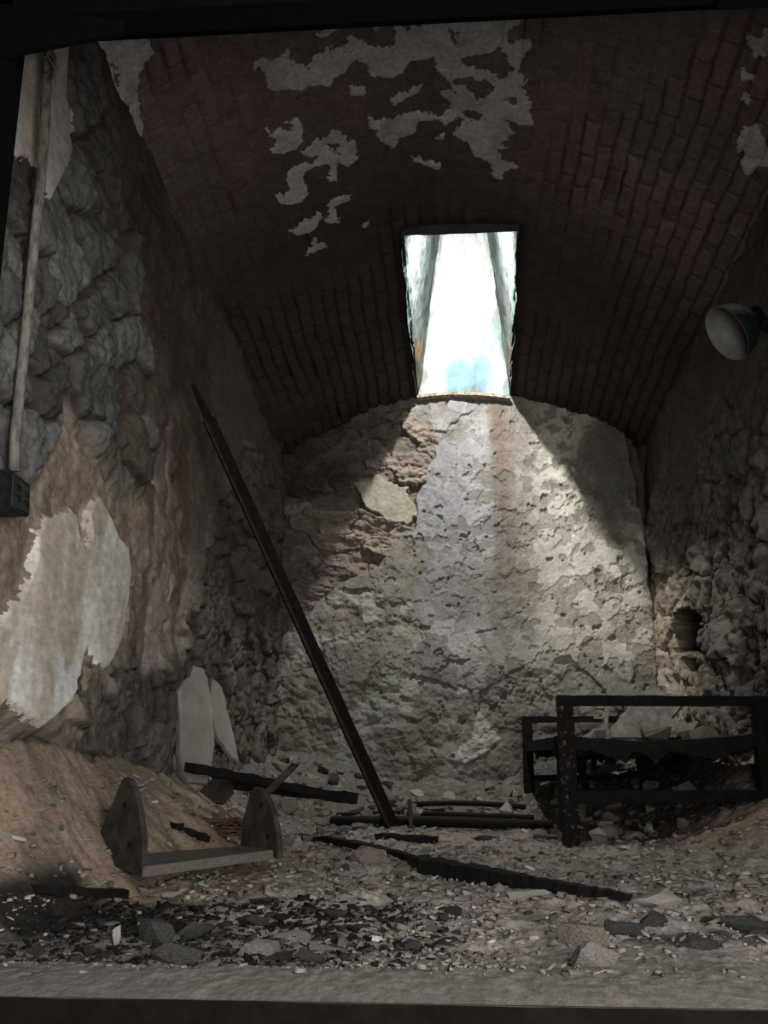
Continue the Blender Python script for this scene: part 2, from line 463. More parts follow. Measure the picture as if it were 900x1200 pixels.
n4 = fbm(Y * 16, Z * 16, 27, 4)
col = flat(Y.shape, (0.14, 0.128, 0.112)) * (0.65 + 0.7 * ia)[..., None]
col = mixc(col, (0.21, 0.18, 0.145), ss(.5, .62, n4) * .55)
col = col * (0.4 + 0.6 * ss(0, .1, g))[..., None]
col = mixc(col, (0.52, 0.44, 0.34), ss(5.35, 6.1, Y + (n4 - .5) * .8) * ss(1.25, 0.95, Z) * .75)  # warm tan, with skylight falling near the back corner put into the colour
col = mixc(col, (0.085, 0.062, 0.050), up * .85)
col = mixc(col, (0.016, 0.014, 0.012), ss(-0.022, 0.008, nich))  # shade inside the holes put into the colour
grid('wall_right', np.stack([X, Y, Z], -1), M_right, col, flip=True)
bpy.data.objects['wall_right']['kind'] = 'structure'

# ---- back wall ----------------------------------------------------
xx = np.linspace(-1.32, 1.50, 560); zz = np.linspace(-0.5, 2.515, 600)
X, Z = np.meshgrid(xx, zz, indexing='ij')
def wb(pts): return [tuple(atY(u, v, YB)[[0, 2]]) for u, v in pts]
wx = (fbm(X * 5, Z * 5, 2) - .5) * 0.12; wz = (fbm(X * 5, Z * 5, 6) - .5) * 0.06
f1, f2, ia, ib, ox, oo = worley((X + wx + (fbm(X * 15, Z * 15, 60) - .5) * .09) / 0.30, (Z + wz + (fbm(X * 12, Z * 18, 61) - .5) * .045 + .15 * X) / 0.115, 33)
g = f2 - f1
stone = sdf(X, Z, wb([(300,440),(494,464),(486,478),(482,495),(505,503),(512,520),(510,535),(498,548),(500,562),(488,580),(486,625),(464,638),(452,655),(443,668),(420,677),(395,681),(385,695),(360,716),(345,730),(318,760),(300,760)]), .25)
stone = stone + (fbm(X * 8, Z * 8, 10) - .5) * 0.07
ms = ss(-0.012, 0.012, stone)
ycoat = sdf(X, Z, wb([(412,566),(440,558),(478,572),(488,592),(482,616),(460,612),(448,606),(432,598)])) + (fbm(X * 14, Z * 14, 13) - .5) * 0.09
my = ss(-0.006, 0.006, ycoat)
upper = sdf(X, Z, wb([(300,760),(350,716),(400,690),(430,690),(470,700),(486,716),(470,760),(452,742),(430,738),(400,752),(388,770),(400,800),(430,800),(445,776),(468,786),(490,794),(520,800),(543,806),(558,832),(566,812),(580,800),(600,786),(616,780),(640,776),(668,768),(700,800),(720,830),(800,830),(800,440),(470,440),(440,640),(400,670)]), .25)
n_edge = fbm(X * 7, Z * 7, 14, 5, .55)
mu = ss(-0.006, 0.008, upper + (n_edge - .5) * 0.10)
# thin flaking coats lie over one another
def coatlayer(s, sc, thr, w=0.012): return ss(thr, thr + w, fbm(X * sc, Z * sc * .8, s, 6, .62))
def flakes(s, size, frac):
    # flakes that came away cell by cell, in clusters
    q1, q2, qa, qb, _, _ = worley((X + (fbm(X * 22, Z * 22, s, 3) - .5) * .05) / size, (Z + (fbm(X * 22, Z * 22, s + 2, 3) - .5) * .05) / size, s)
    return ss(0, .02, qa + (fbm(X * 3, Z * 3, s + 5) - .5) * 1.6 - (1 - frac))
L1 = coatlayer(16, 3.0, .50); L2 = coatlayer(18, 5.5, .535, .01); L3 = flakes(26, .06, .22); L4 = flakes(20, .12, .35)
h = (fbm(X * 1.6, Z * 1.6, 4) - .5) * 0.08 + mu * 0.014 + L1 * 0.010 + L2 * 0.004 * mu - L3 * 0.005 - L4 * .006 + (fbm(X * 6, Z * 6, 29, 5, .55) - .5) * 0.022 + (fbm(X * 30, Z * 30, 29, 4, .7) - .5) * 0.005
lowr = (fbm(X * 5, Z * 5, 30, 5, .6) - .5) * 0.06 + facets(X * 7, Z * 9, 30) * .030
h += lowr * (1 - mu)
bits = ss(.75, .78, fbm(X * 15, Z * 13, 34, 3)); h -= bits * 0.018
h_st = ss(0, 0.07, g) * 0.030 + (ia - .5) * 0.10 + (ib - .3) * 0.10 * oo + facets(X * 8, Z * 15, 36, 4) * .052 + (fbm(X * 26, Z * 30, 36, 4, .7) - .5) * 0.016
h_st = np.maximum(h_st, -.018 + (fbm(X * 5, Z * 8, 38) - .5) * .10) - 0.050
h = h * (1 - ms) + h_st * ms
h = h * (1 - my) + (0.012 + (n_edge - .5) * .04) * my
# two crosswise cracks and the gap at the right corner
def crack(pts, w, dep):
    global h
    p = wb(pts); d = np.full(X.shape, 9.0)
    for (ax, az), (bx, bz) in zip(p[:-1], p[1:]):
        ex, ez = bx - ax, bz - az
        xs = X + (fbm(X * 12, Z * 12, 41, 4) - .5) * .09
        t = np.clip(((xs - ax) * ex + (Z - az) * ez) / (ex * ex + ez * ez), 0, 1)
        d = np.minimum(d, np.hypot(xs - ax - t * ex, Z - az - t * ez))
    h = h - dep * ss(w * .75, w * .1, d) * ss(.35, .6, fbm(X * 20, Z * 20, 40))
crack([(540,628),(552,634),(562,648),(570,646)], .022, .035)
crack([(536,640),(548,625)], .018, .03)
crack([(500,600),(515,606),(520,622)], .018, .03)
crack([(500,505),(520,508),(545,486),(552,480)], .014, .03)
crack([(540,662),(556,668),(568,664)], .012, .02)
crack([(560,742),(580,738)], .016, .02)
gap = ss(0.05, 0.0, np.abs(X - np.interp(Z, [.3, 1.0, 1.5, 1.9, 2.2], [1.395, 1.385, 1.375, 1.36, 1.30]) + (n_edge - .5) * .05) - np.interp(Z, [.4, 1.4, 1.7, 2.0], [-0.01, -.01, .015, .02]))
h -= gap * 0.16
Yg = YB - h
n5 = fbm(X * 2.5, Z * 2.5, 48, 5); n6 = fbm(X * 9, Z * 9, 53, 4)
col = flat(X.shape, (0.17, 0.162, 0.145))
col = mixc(col, (0.235, 0.228, 0.207), ss(.45, .6, n5))
col = mixc(col, (0.155, 0.14, 0.12), (1 - L1) * .55)
col = mixc(col, (0.16, 0.145, 0.125), ss(.52, .66, fbm(X * 2.1, Z * 2.6, 12, 5)) * .8)
col = mixc(col, (0.155, 0.142, 0.122), (1 - mu) * .8)
col = mixc(col, (0.27, 0.26, 0.235), (1 - mu) * flakes(44, .16, .35) * .8)
col = mixc(col, (0.33, 0.35, 0.325), ss(.55, .68, fbm(X * 3, Z * 3, 55)) * ss(0.9, 0.3, Z) * .8)
px = lambda u: atY(u, 640, YB)[0]
lav = ss(px(478), px(505), X + (n6 - .5) * .10) * ss(px(590), px(545), X + (n6 - .5) * .10) * ss(.15, .7, Z)
col = mixc(col, (0.205, 0.208, 0.232), lav * .6)
col = mixc(col, (0.29, 0.29, 0.285), ss(px(540), px(555), X) * ss(px(582), px(572), X) * ss(.9, 1.5, Z) * .7)
rust = ss(.085, .02, np.abs(X - px(595) + .02 - (n6 - .5) * .20) + (fbm(X * 14, Z * 3, 22) - .5) * .06) * ss(.95, 1.9, Z + (n6 - .5) * .8)
col = mixc(col, (0.16, 0.118, 0.085), rust * .7)
col = mixc(col, (0.60, 0.565, 0.49), ss(px(590), px(665), X + (n6 - .5) * .15) * ss(.2, .7, Z) * .8)  # beige plaster, with the bright edge of the light fan put into the colour
col = mixc(col, (0.085, 0.08, 0.068), ss(.90, 1.10, X + (n5 - .5) * .3) * ss(1.30, 1.75, Z + (n5 - .5) * .6 + (n6 - .5) * .3) * .85)  # shade beyond the light fan put into the upper right corner's colour
col = mixc(col, (0.14, 0.125, 0.103), L3 * .6)
col = mixc(col, (0.15, 0.135, 0.112), L4 * .50)
col = mixc(col, (0.36, 0.345, 0.305), flakes(48, .20, .22) * ss(1.4, .7, Z) * .55)
col = mixc(col, (0.15, 0.135, 0.115), bits * .6)
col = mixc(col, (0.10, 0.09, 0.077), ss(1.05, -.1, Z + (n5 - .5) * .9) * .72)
sc_ = mixc(flat(X.shape, (0.055, 0.045, 0.036)), (0.17, 0.142, 0.118), ss(-1.0, -.45, X + (n6 - .5) * .5 + .45 * ss(1.95, 1.65, Z))) * (0.65 + 0.7 * ia)[..., None]  # light fan put into the colour: stones pale inside it, dark outside
sc_ = mixc(sc_, (0.19, 0.15, 0.115), ss(.5, .65, n6) * ss(-1.1, -.5, X) * .5)
sc_ = sc_ * (0.7 + .3 * ss(0, .06, g))[..., None]
col = col * (1 - ms[..., None]) + sc_ * ms[..., None]
col = mixc(col, (0.25, 0.23, 0.185), my)
patch = ss(-.01, .01, sdf(X, Z, wb([(560,834),(574,848),(586,866),(572,880),(545,896),(530,892),(538,876),(552,866),(556,850)])) + (n6 - .5) * .03)
col = mixc(col, (0.32, 0.31, 0.28), patch)
Yg -= patch * .018
col = mixc(col, (0.10, 0.085, 0.07), gap * .8)
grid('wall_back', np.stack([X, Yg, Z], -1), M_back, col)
bpy.data.objects['wall_back']['kind'] = 'structure'

# ---- vault --------------------------------------------------------
AP = [at_vault(472, 275), at_vault(605, 270), np.array([0.453, 6.5, 2.5]), np.array([-0.207, 6.5, 2.5])]
a0 = math.asin(HALF / RV)
yy = YF * (6.60 / YF) ** np.linspace(0, 1, 640)
aa = np.linspace(-a0 * 1.04, a0 * 1.04, 430)
Y, A = np.meshgrid(yy, aa, indexing='ij')
S = A * RV
def wv(pts):
    out = []
    for u, v in pts:
        p = at_vault(u, v); out.append((p[1], math.asin(np.clip((p[0] - XC) / RV, -1, 1)) * RV))
    return out
CW, BL = 0.074, 0.215
row = np.floor(S / CW)
Yw = Y + (fbm(Y * 3, S * 3, 8) - .5) * .05 + (fbm(Y * 14, S * 14, 27) - .5) * .022; Sw = S + (fbm(Y * 2.5, S * 2.5, 11) - .5) * .035 + (fbm(Y * 12, S * 12, 29) - .5) * .016
row = np.floor(Sw / CW); fs = Sw / CW - row
yb = Yw / BL + 0.5 * (row % 2) + 0.35 * TAB[5][(row.astype(int)) % 128, 3]
bi = np.floor(yb); fb = yb - bi
jd = np.minimum(np.minimum(fs, 1 - fs) * CW, np.minimum(fb, 1 - fb) * BL)
bid = TAB[9][row.astype(int) % 128, bi.astype(int) % 128]; bid2 = TAB[10][row.astype(int) % 128, bi.astype(int) % 128]
brick_h = ss(0.002, 0.013, jd) * 0.013 + (bid - .5) * 0.010 - 0.03 * (bid2 > .965)
# an old thin coat still hides the bricks towards the crown
cover = ss(-0.05, 0.12, sdf(Y, S, wv([(215,35),(640,20),(690,60),(650,170),(620,255),(500,262),(470,262),(420,330),(330,350),(260,230)]), .35) + (fbm(Y * 2.5, S * 2.5, 37) - .5) * .5)
cover = np.maximum(cover * .85, ss(.55, .66, fbm(Y * 1.8, S * 1.8, 39)) * .75)
r_ = 0.030 - brick_h * (1 - .8 * cover) - cover * 0.012 - (fbm(Y * 1.5, S * 1.5, 42) - .5) * 0.035 - (fbm(Y * 14, S * 14, 43, 4) - .5) * 0.010
z4 = lambda L: [(290 + x * .4, 20 + y * .4) for x, y in L]
z6 = lambda L: [(760 + x * .2167, y * .2167) for x, y in L]
patches = [z4([(15,165),(30,138),(60,140),(100,125),(120,100),(125,130),(185,155),(195,120),(225,115),(235,100),(270,105),(310,60),(350,85),(400,98),(430,85),(440,50),(430,30),(450,25),(470,45),(500,30),(560,15),(560,-60),(780,-60),(795,40),(760,50),(765,95),(820,75),(828,95),(800,130),(790,160),(815,190),(800,210),(825,250),(822,290),(838,325),(790,320),(750,305),(775,350),(740,380),(765,390),(730,400),(750,430),(795,450),(750,460),(745,485),(722,480),(715,440),(670,420),(645,380),(605,350),(640,310),(620,300),(580,325),(565,305),(500,310),(495,345),(450,360),(430,390),(400,375),(380,350),(390,335),(360,325),(355,300),(420,300),(470,285),(520,285),(575,305),(600,265),(570,240),(575,220),(610,230),(585,190),(560,160),(550,120),(480,135),(450,165),(430,180),(370,175),(350,135),(310,130),(280,170),(250,185),(245,210),(200,200),(160,215),(70,220),(60,170),(40,155)]),
    z4([(205,60),(240,30),(300,5),(270,40),(220,68)]), z4([(340,5),(380,-5),(440,-5),(425,25),(380,35)]), z4([(305,210),(340,212),(342,228),(310,230)]),
    z4([(420,240),(450,228),(480,220),(512,207),(505,220),(470,240),(430,262)]),
    z4([(58,335),(75,350),(80,335),(130,335),(140,320),(118,310),(130,300),(160,315),(158,345),(163,365),(140,390),(110,400),(80,405),(75,395),(90,370)]),
    z4([(155,400),(190,370),(230,355),(265,330),(285,355),(310,370),(325,415),(295,440),(262,425),(258,455),(262,480),(240,480),(250,440),(235,430),(190,440),(165,460),(160,480),(180,515),(160,545),(115,550),(100,550),(85,525),(110,530),(120,500),(115,470),(150,435),(200,425),(205,410),(165,405)]),
    z4([(125,630),(170,600),(210,575),(220,590),(190,635),(150,642)]), z4([(235,545),(300,520),(312,520),(290,545),(250,560),(270,605),(245,610),(228,600),(245,570)]),
    z4([(180,705),(200,650),(205,665),(235,675),(200,690)]), z4([(485,415),(505,415),(520,430),(568,442),(560,455),(515,440),(490,430)]), z4([(550,365),(575,352),(572,368)]), z4([(340,608),(350,605),(350,620),(342,622)]),
    [(100,20),(178,8),(172,45),(184,65),(166,90),(163,120),(172,150),(167,180),(146,142),(125,92)],
    z6([(525,225),(550,230),(590,240),(620,195),(700,190),(700,300),(625,290),(610,320),(565,325),(550,280)]), z6([(485,380),(505,365),(515,400),(560,430),(562,460),(515,435),(495,445)]),
    z6([(500,520),(520,520),(535,560),(525,595),(500,570)]), z6([(475,760),(520,712),(570,730),(600,790),(600,820),(640,815),(690,830),(690,960),(620,940),(590,935),(545,950),(520,950),(485,850)])]
holes = [z4([(620,125),(700,110),(740,90),(780,150),(750,185),(700,165),(630,145)]), z4([(600,185),(660,180),(720,195),(715,230),(680,250),(640,215),(600,205)]), z4([(760,235),(795,240),(790,270),(758,260)]),
    z4([(625,290),(650,275),(690,290),(680,315),(640,305)]), z4([(235,375),(265,370),(275,405),(250,400)]), z4([(590,40),(620,45),(610,80),(592,75)]), [(134,78),(140,80),(145,106),(137,100)]]
coat = np.full(Y.shape, -0.12)
for p in patches: coat = np.maximum(coat, sdf(Y, S, wv(p)))
for p in holes: coat = np.minimum(coat, -sdf(Y, S, wv(p)))
coat = coat + 0.004
r_ -= 0.006 * ss(-0.004, 0.004, coat)
rr = RV + r_
Xv = XC + rr * np.sin(A)
Zv = spring(Y) + RISE - RV + rr * np.cos(A)
inside = sdf(Xv, Y, [(AP[0][0], AP[0][1]), (AP[1][0], AP[1][1]), (0.453, 6.7), (-0.207, 6.7)], .3)
keep = ~(inside > 0.0)
n7 = fbm(Y * 2.2, S * 2.2, 45); n8 = fbm(Y * 12, S * 12, 49)
bc = flat(Y.shape, (0.155, 0.110, 0.094)) * (0.86 + 0.28 * bid)[..., None]
bc = mixc(bc, (0.115, 0.100, 0.090), ss(.5, .62, n7) * .8)
bc = mixc(bc, (0.050, 0.042, 0.037), ss(.008, .002, jd) * (1 - cover) * .9)
col = mixc(bc, (0.145, 0.108, 0.096), cover * .6)
col = mixc(col, (0.100, 0.095, 0.090), ss(.48, .60, fbm(Y * 1.7, S * 1.7, 57)) * cover * .7)
col = mixc(col, (0.11, 0.068, 0.046), ss(.58, .68, n8) * .35)
col = col * (1 - .60 * ss(3.1, 4.4, Y - 1.3 * np.clip(A + .1, 0, 1)))[..., None]  # fading light put into the colour: brick darker towards back and left
col = mixc(col, (0.015, 0.013, 0.012), ss(-.09, -.01, inside) * .75)          # near-black rim round the shaft
white = flat(Y.shape, (0.40, 0.375, 0.35)); white = mixc(white, (0.28, 0.265, 0.25), ss(.5, .62, fbm(Y * 5, S * 5, 59)) * .6)
white = mixc(white, (0.16, 0.155, 0.15), ss(1.2, .9, np.abs(A * RV + 5)) )
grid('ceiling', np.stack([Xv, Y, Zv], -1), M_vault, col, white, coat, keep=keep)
bpy.data.objects['ceiling']['kind'] = 'structure'

# ---- roof shaft above the back wall -------------------------------
shaft = empty('window_1', (0.12, 5.6, 2.6)); shaft['kind'] = 'structure'
def quad_grid(name, a, b, c, d, n, m, colf, dis, nrm, seed):
    a, b, c, d = map(np.array, (a, b, c, d))
    U, V = np.meshgrid(np.linspace(0, 1, n), np.linspace(0, 1, m), indexing='ij')
    P = (a * (1 - U[..., None]) + b * U[..., None]) * (1 - V[..., None]) + (d * (1 - U[..., None]) + c * U[..., None]) * V[..., None]
    hh = (fbm(U * 9, V * 9, seed, 5, .6) - .5) * dis
    P = P + hh[..., None] * np.array(nrm) - np.array(shaft.location)
    return grid(name, P, M_shaft, colf(U, V), parent=shaft)
def col_far(U, V):
    c = flat(U.shape, (0.52, 0.54, 0.53)) * (.8 + .4 * fbm(U * 22, V * 44, 28))[..., None]; c = mixc(c, (0.22, 0.26, 0.25), ss(.38, .50, np.abs(U - .5) + (fbm(U * 7, V * 9, 24) - .5) * .3)); nn = fbm(U * 6, V * 8, 21)
    blue = ss(.16, .07, np.abs(U - .5 + (nn - .5) * .4)) * ss(.32, .20, V + (nn - .5) * .15)
    c = mixc(c, (0.13, 0.27, 0.37), np.clip(ss(.34, .2, np.abs(U - .55) + (nn - .5) * .3) * ss(.24, .12, V + (nn - .5) * .12), 0, 1) * .85)
    c = mixc(c, (0.22, 0.38, 0.36), ss(.55, .62, fbm(U * 5, V * 5, 31)) * ss(.4, .25, V) * .7)
    c = mixc(c, (0.12, 0.085, 0.06), ss(.12, .03, V + (nn - .5) * .12 + .35 * np.abs(U - .62)))
    return c
def col_side(U, V):
    nn = fbm(U * 8, V * 6, 17)
    c = flat(U.shape, (0.13, 0.155, 0.15)); c = mixc(c, (0.065, 0.078, 0.075), ss(.47, .58, nn) * .8); c = mixc(c, (0.22, 0.24, 0.235), ss(.58, .66, fbm(U * 26, V * 20, 29)) * .8)
    c = mixc(c, (0.12, 0.185, 0.175), ss(.5, .6, fbm(U * 4, V * 4, 19)) * .6)
    c = mixc(c, (0.32, 0.19, 0.08), ss(.64, .70, fbm(U * 9, V * 9, 61)) * ss(.6, .75, U) * ss(.45, .25, V) * .8)
    return c
FB, FT = 6.53, 6.53
L0, R0 = (-0.215, FB, 2.49), (0.462, FB, 2.49)
L1_, R1_ = (0.03, FT, 4.35), (0.295, FT, 4.32)
NL0, NR0 = (AP[0][0] - .01, AP[0][1] - .02, AP[0][2] - .02), (AP[1][0] + .01, AP[1][1] - .02, AP[1][2] - .02)
NL1, NR1 = (-0.13, AP[0][1] - .02, 3.32), (0.31, AP[1][1] - .02, 3.32)
quad_grid('far_reveal', L0, R0, R1_, L1_, 70, 140, col_far, 0.05, (0, -1, 0), 12)
quad_grid('side_reveal', NL0, L0, L1_, NL1, 150, 90, col_side, 0.05, (1, 0, 0), 22)
quad_grid('side_reveal', NR0, R0, R1_, NR1, 150, 90, col_side, 0.05, (-1, 0, 0), 44)
col_unseen = lambda U, V: flat(U.shape, (0.05, 0.05, 0.05))  # unseen faces kept dark to cut light bounced onto the back wall
quad_grid('unseen_near_reveal', NL0, NR0, NR1, NL1, 20, 20, col_unseen, 0.01, (0, 1, 0), 5)
quad_grid('unseen_shaft_roof', NL1, NR1, R1_, L1_, 20, 40, col_unseen, 0.01, (0, 0, -1), 6)
M_ledge = plain('rusty_ledge', (0.10, 0.075, 0.055), (0.42, 0.38, 0.31), grain=40)
bm = bmesh.new()
pl = [atY(u, v, 6.47) for u, v in ((489,467),(505,465),(530,463.5),(560,464),(582,466),(598,468))]
for a, b in zip(pl[:-1], pl[1:]): beam(bm, a, b, 0.09, 0.022, seg=4, rough=.004, seed=3)
fin('ledge', bm, M_ledge, shaft)

# ---- floor --------------------------------------------------------
def floor_h(x, y):
    x = np.asarray(x, float); y = np.asarray(y, float)
    z = np.full(np.broadcast(x, y).shape, -0.345) + 0 * x
    lt = np.interp(y, [1.5, 2.0, 2.3, 2.6, 3.5, 4.5, 5.5, 6.5], [-.34, -.26, -.05, .05, .0, -.09, -.04, .05])
    lw = np.interp(y, [1.5, 2.5, 3.0, 3.5, 4.5, 5.5, 6.5], [.3, .32, .36, .45, .42, .55, .8])
    t = np.clip((x - XL) / lw, 0, 1); z = np.maximum(z, -0.345 + (lt + 0.345) * (1 - t) ** 1.25)
    rt = np.interp(y, [2.3, 3.0, 3.7, 4.2, 4.6, 5.2, 6.0, 6.5], [-.34, -.30, -.17, -.06, .00, .05, .12, .12])
    rw = np.interp(y, [2.5, 3.6, 4.4, 5.2, 6.5], [.6, .70, .60, .50, .75])
    t = np.clip((XR - x) / rw, 0, 1); z = np.maximum(z, -0.345 + (rt + 0.345) * (1 - t) ** 1.2)
    bt = np.interp(x, [-1.2, -.75, -.35, 0, .4, .7, 1.4], [.05, -.03, -.17, -.20, -.12, -.03, .05])
    t = np.clip((6.5 - y) / 1.3, 0, 1); z = np.maximum(z, -0.345 + (bt + 0.345) * (1 - t) ** 1.5)
    z = z + (fbm(x * 3.1, y * 3.1, 3, 4) - .5) * 0.055 * ss(1.6, 2.4, y) + (fbm(x * 13, y * 13, 7, 4, .6) - .5) * 0.026 * ss(1.45, 2.0, y)
    z = z + (np.maximum(facet(x * 13, y * 11, 14), -.6) * .018 + facet(x * 31, y * 20, 18) * .007) * ss(1.7, 2.2, y) * (1 - .95 * ss(-.78, -.92, x) * ss(4.2, 3.6, y))
    z = z + facet(x * 9, y * 4.5, 24) * .022 * ss(-.78, -.92, x) * ss(4.2, 3.6, y) * ss(1.9, 2.3, y)
    return z + 0.013 * ss(1.9, 1.6, y)
xx = np.linspace(-1.30, 1.50, 460)
yy = 1.457 * (6.6 / 1.457) ** np.linspace(0, 1, 620)
X, Y = np.meshgrid(xx, yy, indexing='ij')
Zf = floor_h(X, Y) + (fbm(X * 40, Y * 22, 51, 3, .7) - .5) * 0.012 * ss(1.45, 1.7, Y)
def wf(pts): return [tuple(atZ(u, v, -.33)[:2]) for u, v in pts]
n9 = fbm(X * 4, Y * 4, 13, 4); n10 = fbm(X * 22, Y * 22, 23, 4, .65)
col = flat(X.shape, (0.315, 0.288, 0.258))
col = mixc(col, (0.35, 0.30, 0.258), ss(.45, .6, n9) * .8)
lp = ss(-.20, -.05, (-.62 - X) + (n9 - .5) * .3) * ss(1.6, 1.9, Y + (n9 - .5) * .3) * ss(4.6, 3.6, Y)
rp = ss(-.15, .10, (X - .80 - .35 * ss(4, 3, Y)) + (n9 - .5) * .3) * ss(2.6, 3.3, Y) * ss(5.0, 4.3, Y)
col = mixc(col, (0.31, 0.235, 0.175), np.clip(lp + rp, 0, 1))
col = mixc(col, (0.19, 0.145, 0.112), lp * ss(.45, .6, fbm(X * 7, Y * 5, 38)) * .8)
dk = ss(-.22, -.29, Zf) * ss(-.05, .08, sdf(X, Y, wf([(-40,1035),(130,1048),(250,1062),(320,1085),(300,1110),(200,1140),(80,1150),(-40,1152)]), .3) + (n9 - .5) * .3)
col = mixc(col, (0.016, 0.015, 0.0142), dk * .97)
dk2 = ss(-.02, .03, sdf(X, Y, wf([(720,1090),(780,1082),(900,1085),(960,1092),(900,1102),(800,1104),(740,1102)]), .2) + (n10 - .5) * .1)
col = mixc(col, (0.05, 0.046, 0.042), dk2 * .8)
col = mixc(col, (0.205, 0.188, 0.17), ss(2.05, 1.8, Y + (n9 - .5) * .4))
bed_dark = ss(.30, .45, X) * ss(4.0, 4.3, Y) * ss(1.35, 1.1, X - .12 * (Y - 4))  # floor darker over the cot's footprint
col = mixc(col, (0.05, 0.044, 0.039), bed_dark * .9)
col = mixc(col, (0.085, 0.075, 0.066), ss(4.2, 5.1, Y) * (1 - bed_dark) * .85)
col = mixc(col, (0.30, 0.27, 0.24), ss(.62, .70, n10) * .45 * (1 - dk))
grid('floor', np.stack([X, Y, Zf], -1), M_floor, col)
bpy.data.objects['floor']['kind'] = 'structure'

# ---- doorway we look through --------------------------------------
M_iron = plain('black_door_iron', (0.0006, 0.0007, 0.0007), (0.0013, 0.0013, 0.0013), grain=25, rough=.85, spec=.05, bump=.3)
M_sill = plain('brown_threshold', (0.0030, 0.0024, 0.0014), (0.0075, 0.006, 0.004), grain=24, thr=(.35, .7), spec=.1, bump=.6, dust=((0.16, 0.142, 0.122), .2, .8))
def boxobj(name, x0, x1, y0, y1, z0, z1, mat, seg=1, rough=0, seed=1, kind='structure'):
    bm = bmesh.new()
    beam(bm, (x0, (y0 + y1) / 2, (z0 + z1) / 2), (x1, (y0 + y1) / 2, (z0 + z1) / 2), y1 - y0, z1 - z0, seg=seg, rough=rough, seed=seed)
    o = fin(name, bm, mat, loc=((x0 + x1) / 2, (y0 + y1) / 2, z0)); o['kind'] = kind
    return o
bm = bmesh.new()                                 # front wall with the door opening left in it
for x0, x1, z0, z1 in ((-1.45, -0.84, -.6, 3.1), (1.02, 1.65, -.6, 3.1), (-0.84, 1.02, 1.40, 3.1)):
    beam(bm, (x0, 1.53, (z0 + z1) / 2), (x1, 1.53, (z0 + z1) / 2), 0.12, z1 - z0)
o = fin('wall_front', bm, M_iron); o['kind'] = 'structure'
boxobj('trim_1', -0.90, 0.502, 1.44, 1.50, 1.332, 1.50, M_iron)                  # iron lintel
boxobj('trim_2', 0.502, 1.10, 1.44, 1.50, 1.319, 1.50, M_iron)
bm = bmesh.new()                                 # left jamb
beam(bm, (-0.860, 1.47, -.55), (-0.860, 1.47, 1.45), 0.128, 0.06, up=(0, 1, 0))
o = fin('trim_3', bm, M_iron, loc=(-.86, 1.47, -.55)); o['kind'] = 'structure'
bm = bmesh.new()                                 # plate hanging at the left end of the lintel
plate(bm, [atY(145, 25, 1.43), atY(145, 38, 1.43), atY(90, 48, 1.43), atY(30, 60, 1.43), atY(-30, 74, 1.43), atY(-30, 0, 1.43)], 0.01, (0, -1, 0))
o = fin('trim_4', bm, M_iron, loc=(-.7, 1.43, 1.3)); o['kind'] = 'structure'
o = boxobj('trim_5', -1.3, 1.5, 1.457, 1.60, -.62, -.3335, M_sill, seg=60, rough=.001, seed=5)

# ================================================================== THINGS
M_char = plain('charred_wood', (0.003, 0.0027, 0.0024), (0.011, 0.009, 0.008), grain=45, bump=.8, bdist=.008, stretch=(1, 1, 1), dust=((0.03, 0.026, 0.022), .5, 1.15))
M_bed = plain('sooty_bed_wood', (0.0025, 0.0021, 0.0018), (0.010, 0.008, 0.0065), grain=30, thr=(.4, .75), bump=.6)
M_pole = plain('dark_rusted_pole', (0.005, 0.0042, 0.0038), (0.020, 0.016, 0.012), grain=35, thr=(.45, .8), bump=.5)
M_board = plain('dusty_shelf_board', (0.085, 0.073, 0.062), (0.15, 0.13, 0.112), grain=14, thr=(.3, .7), stretch=(1, 6, 6), bump=.5)
M_bracket = plain('dark_shelf_end', (0.026, 0.021, 0.018), (0.065, 0.058, 0.051), grain=16, thr=(.42, .7), bump=.5)
M_slab = plain('pale_plaster_slab', (0.19, 0.165, 0.14), (0.27, 0.255, 0.235), grain=9, thr=(.35, .6), stretch=(1, 1, .35), bump=.4)
M_rock = plain('grey_rubble_stone', (0.11, 0.10, 0.09), (0.24, 0.22, 0.195), grain=18, bump=.9, bdist=.01)
M_rock2 = plain('tan_rubble_stone', (0.12, 0.102, 0.083), (0.235, 0.207, 0.175), grain=18, bump=.9, bdist=.01)
M_rock3 = plain('dark_slate_piece', (0.020, 0.019, 0.018), (0.055, 0.052, 0.048), grain=18, bump=.7, bdist=.006)
M_pale = plain('pale_plaster_fragment', (0.19, 0.175, 0.155), (0.31, 0.29, 0.262), grain=20, bump=.6, bdist=.005)

def fz(x, y): return float(floor_h(np.array([x]), np.array([y]))[0])
def on_floor(u, v):
    r = ray(u, v); a, b = .8, 9
    t = 1.5
    while t < 7:
        p = r * t
        if p[2] < fz(p[0], p[1]): break
        t += 0.02
    return Vector(p)

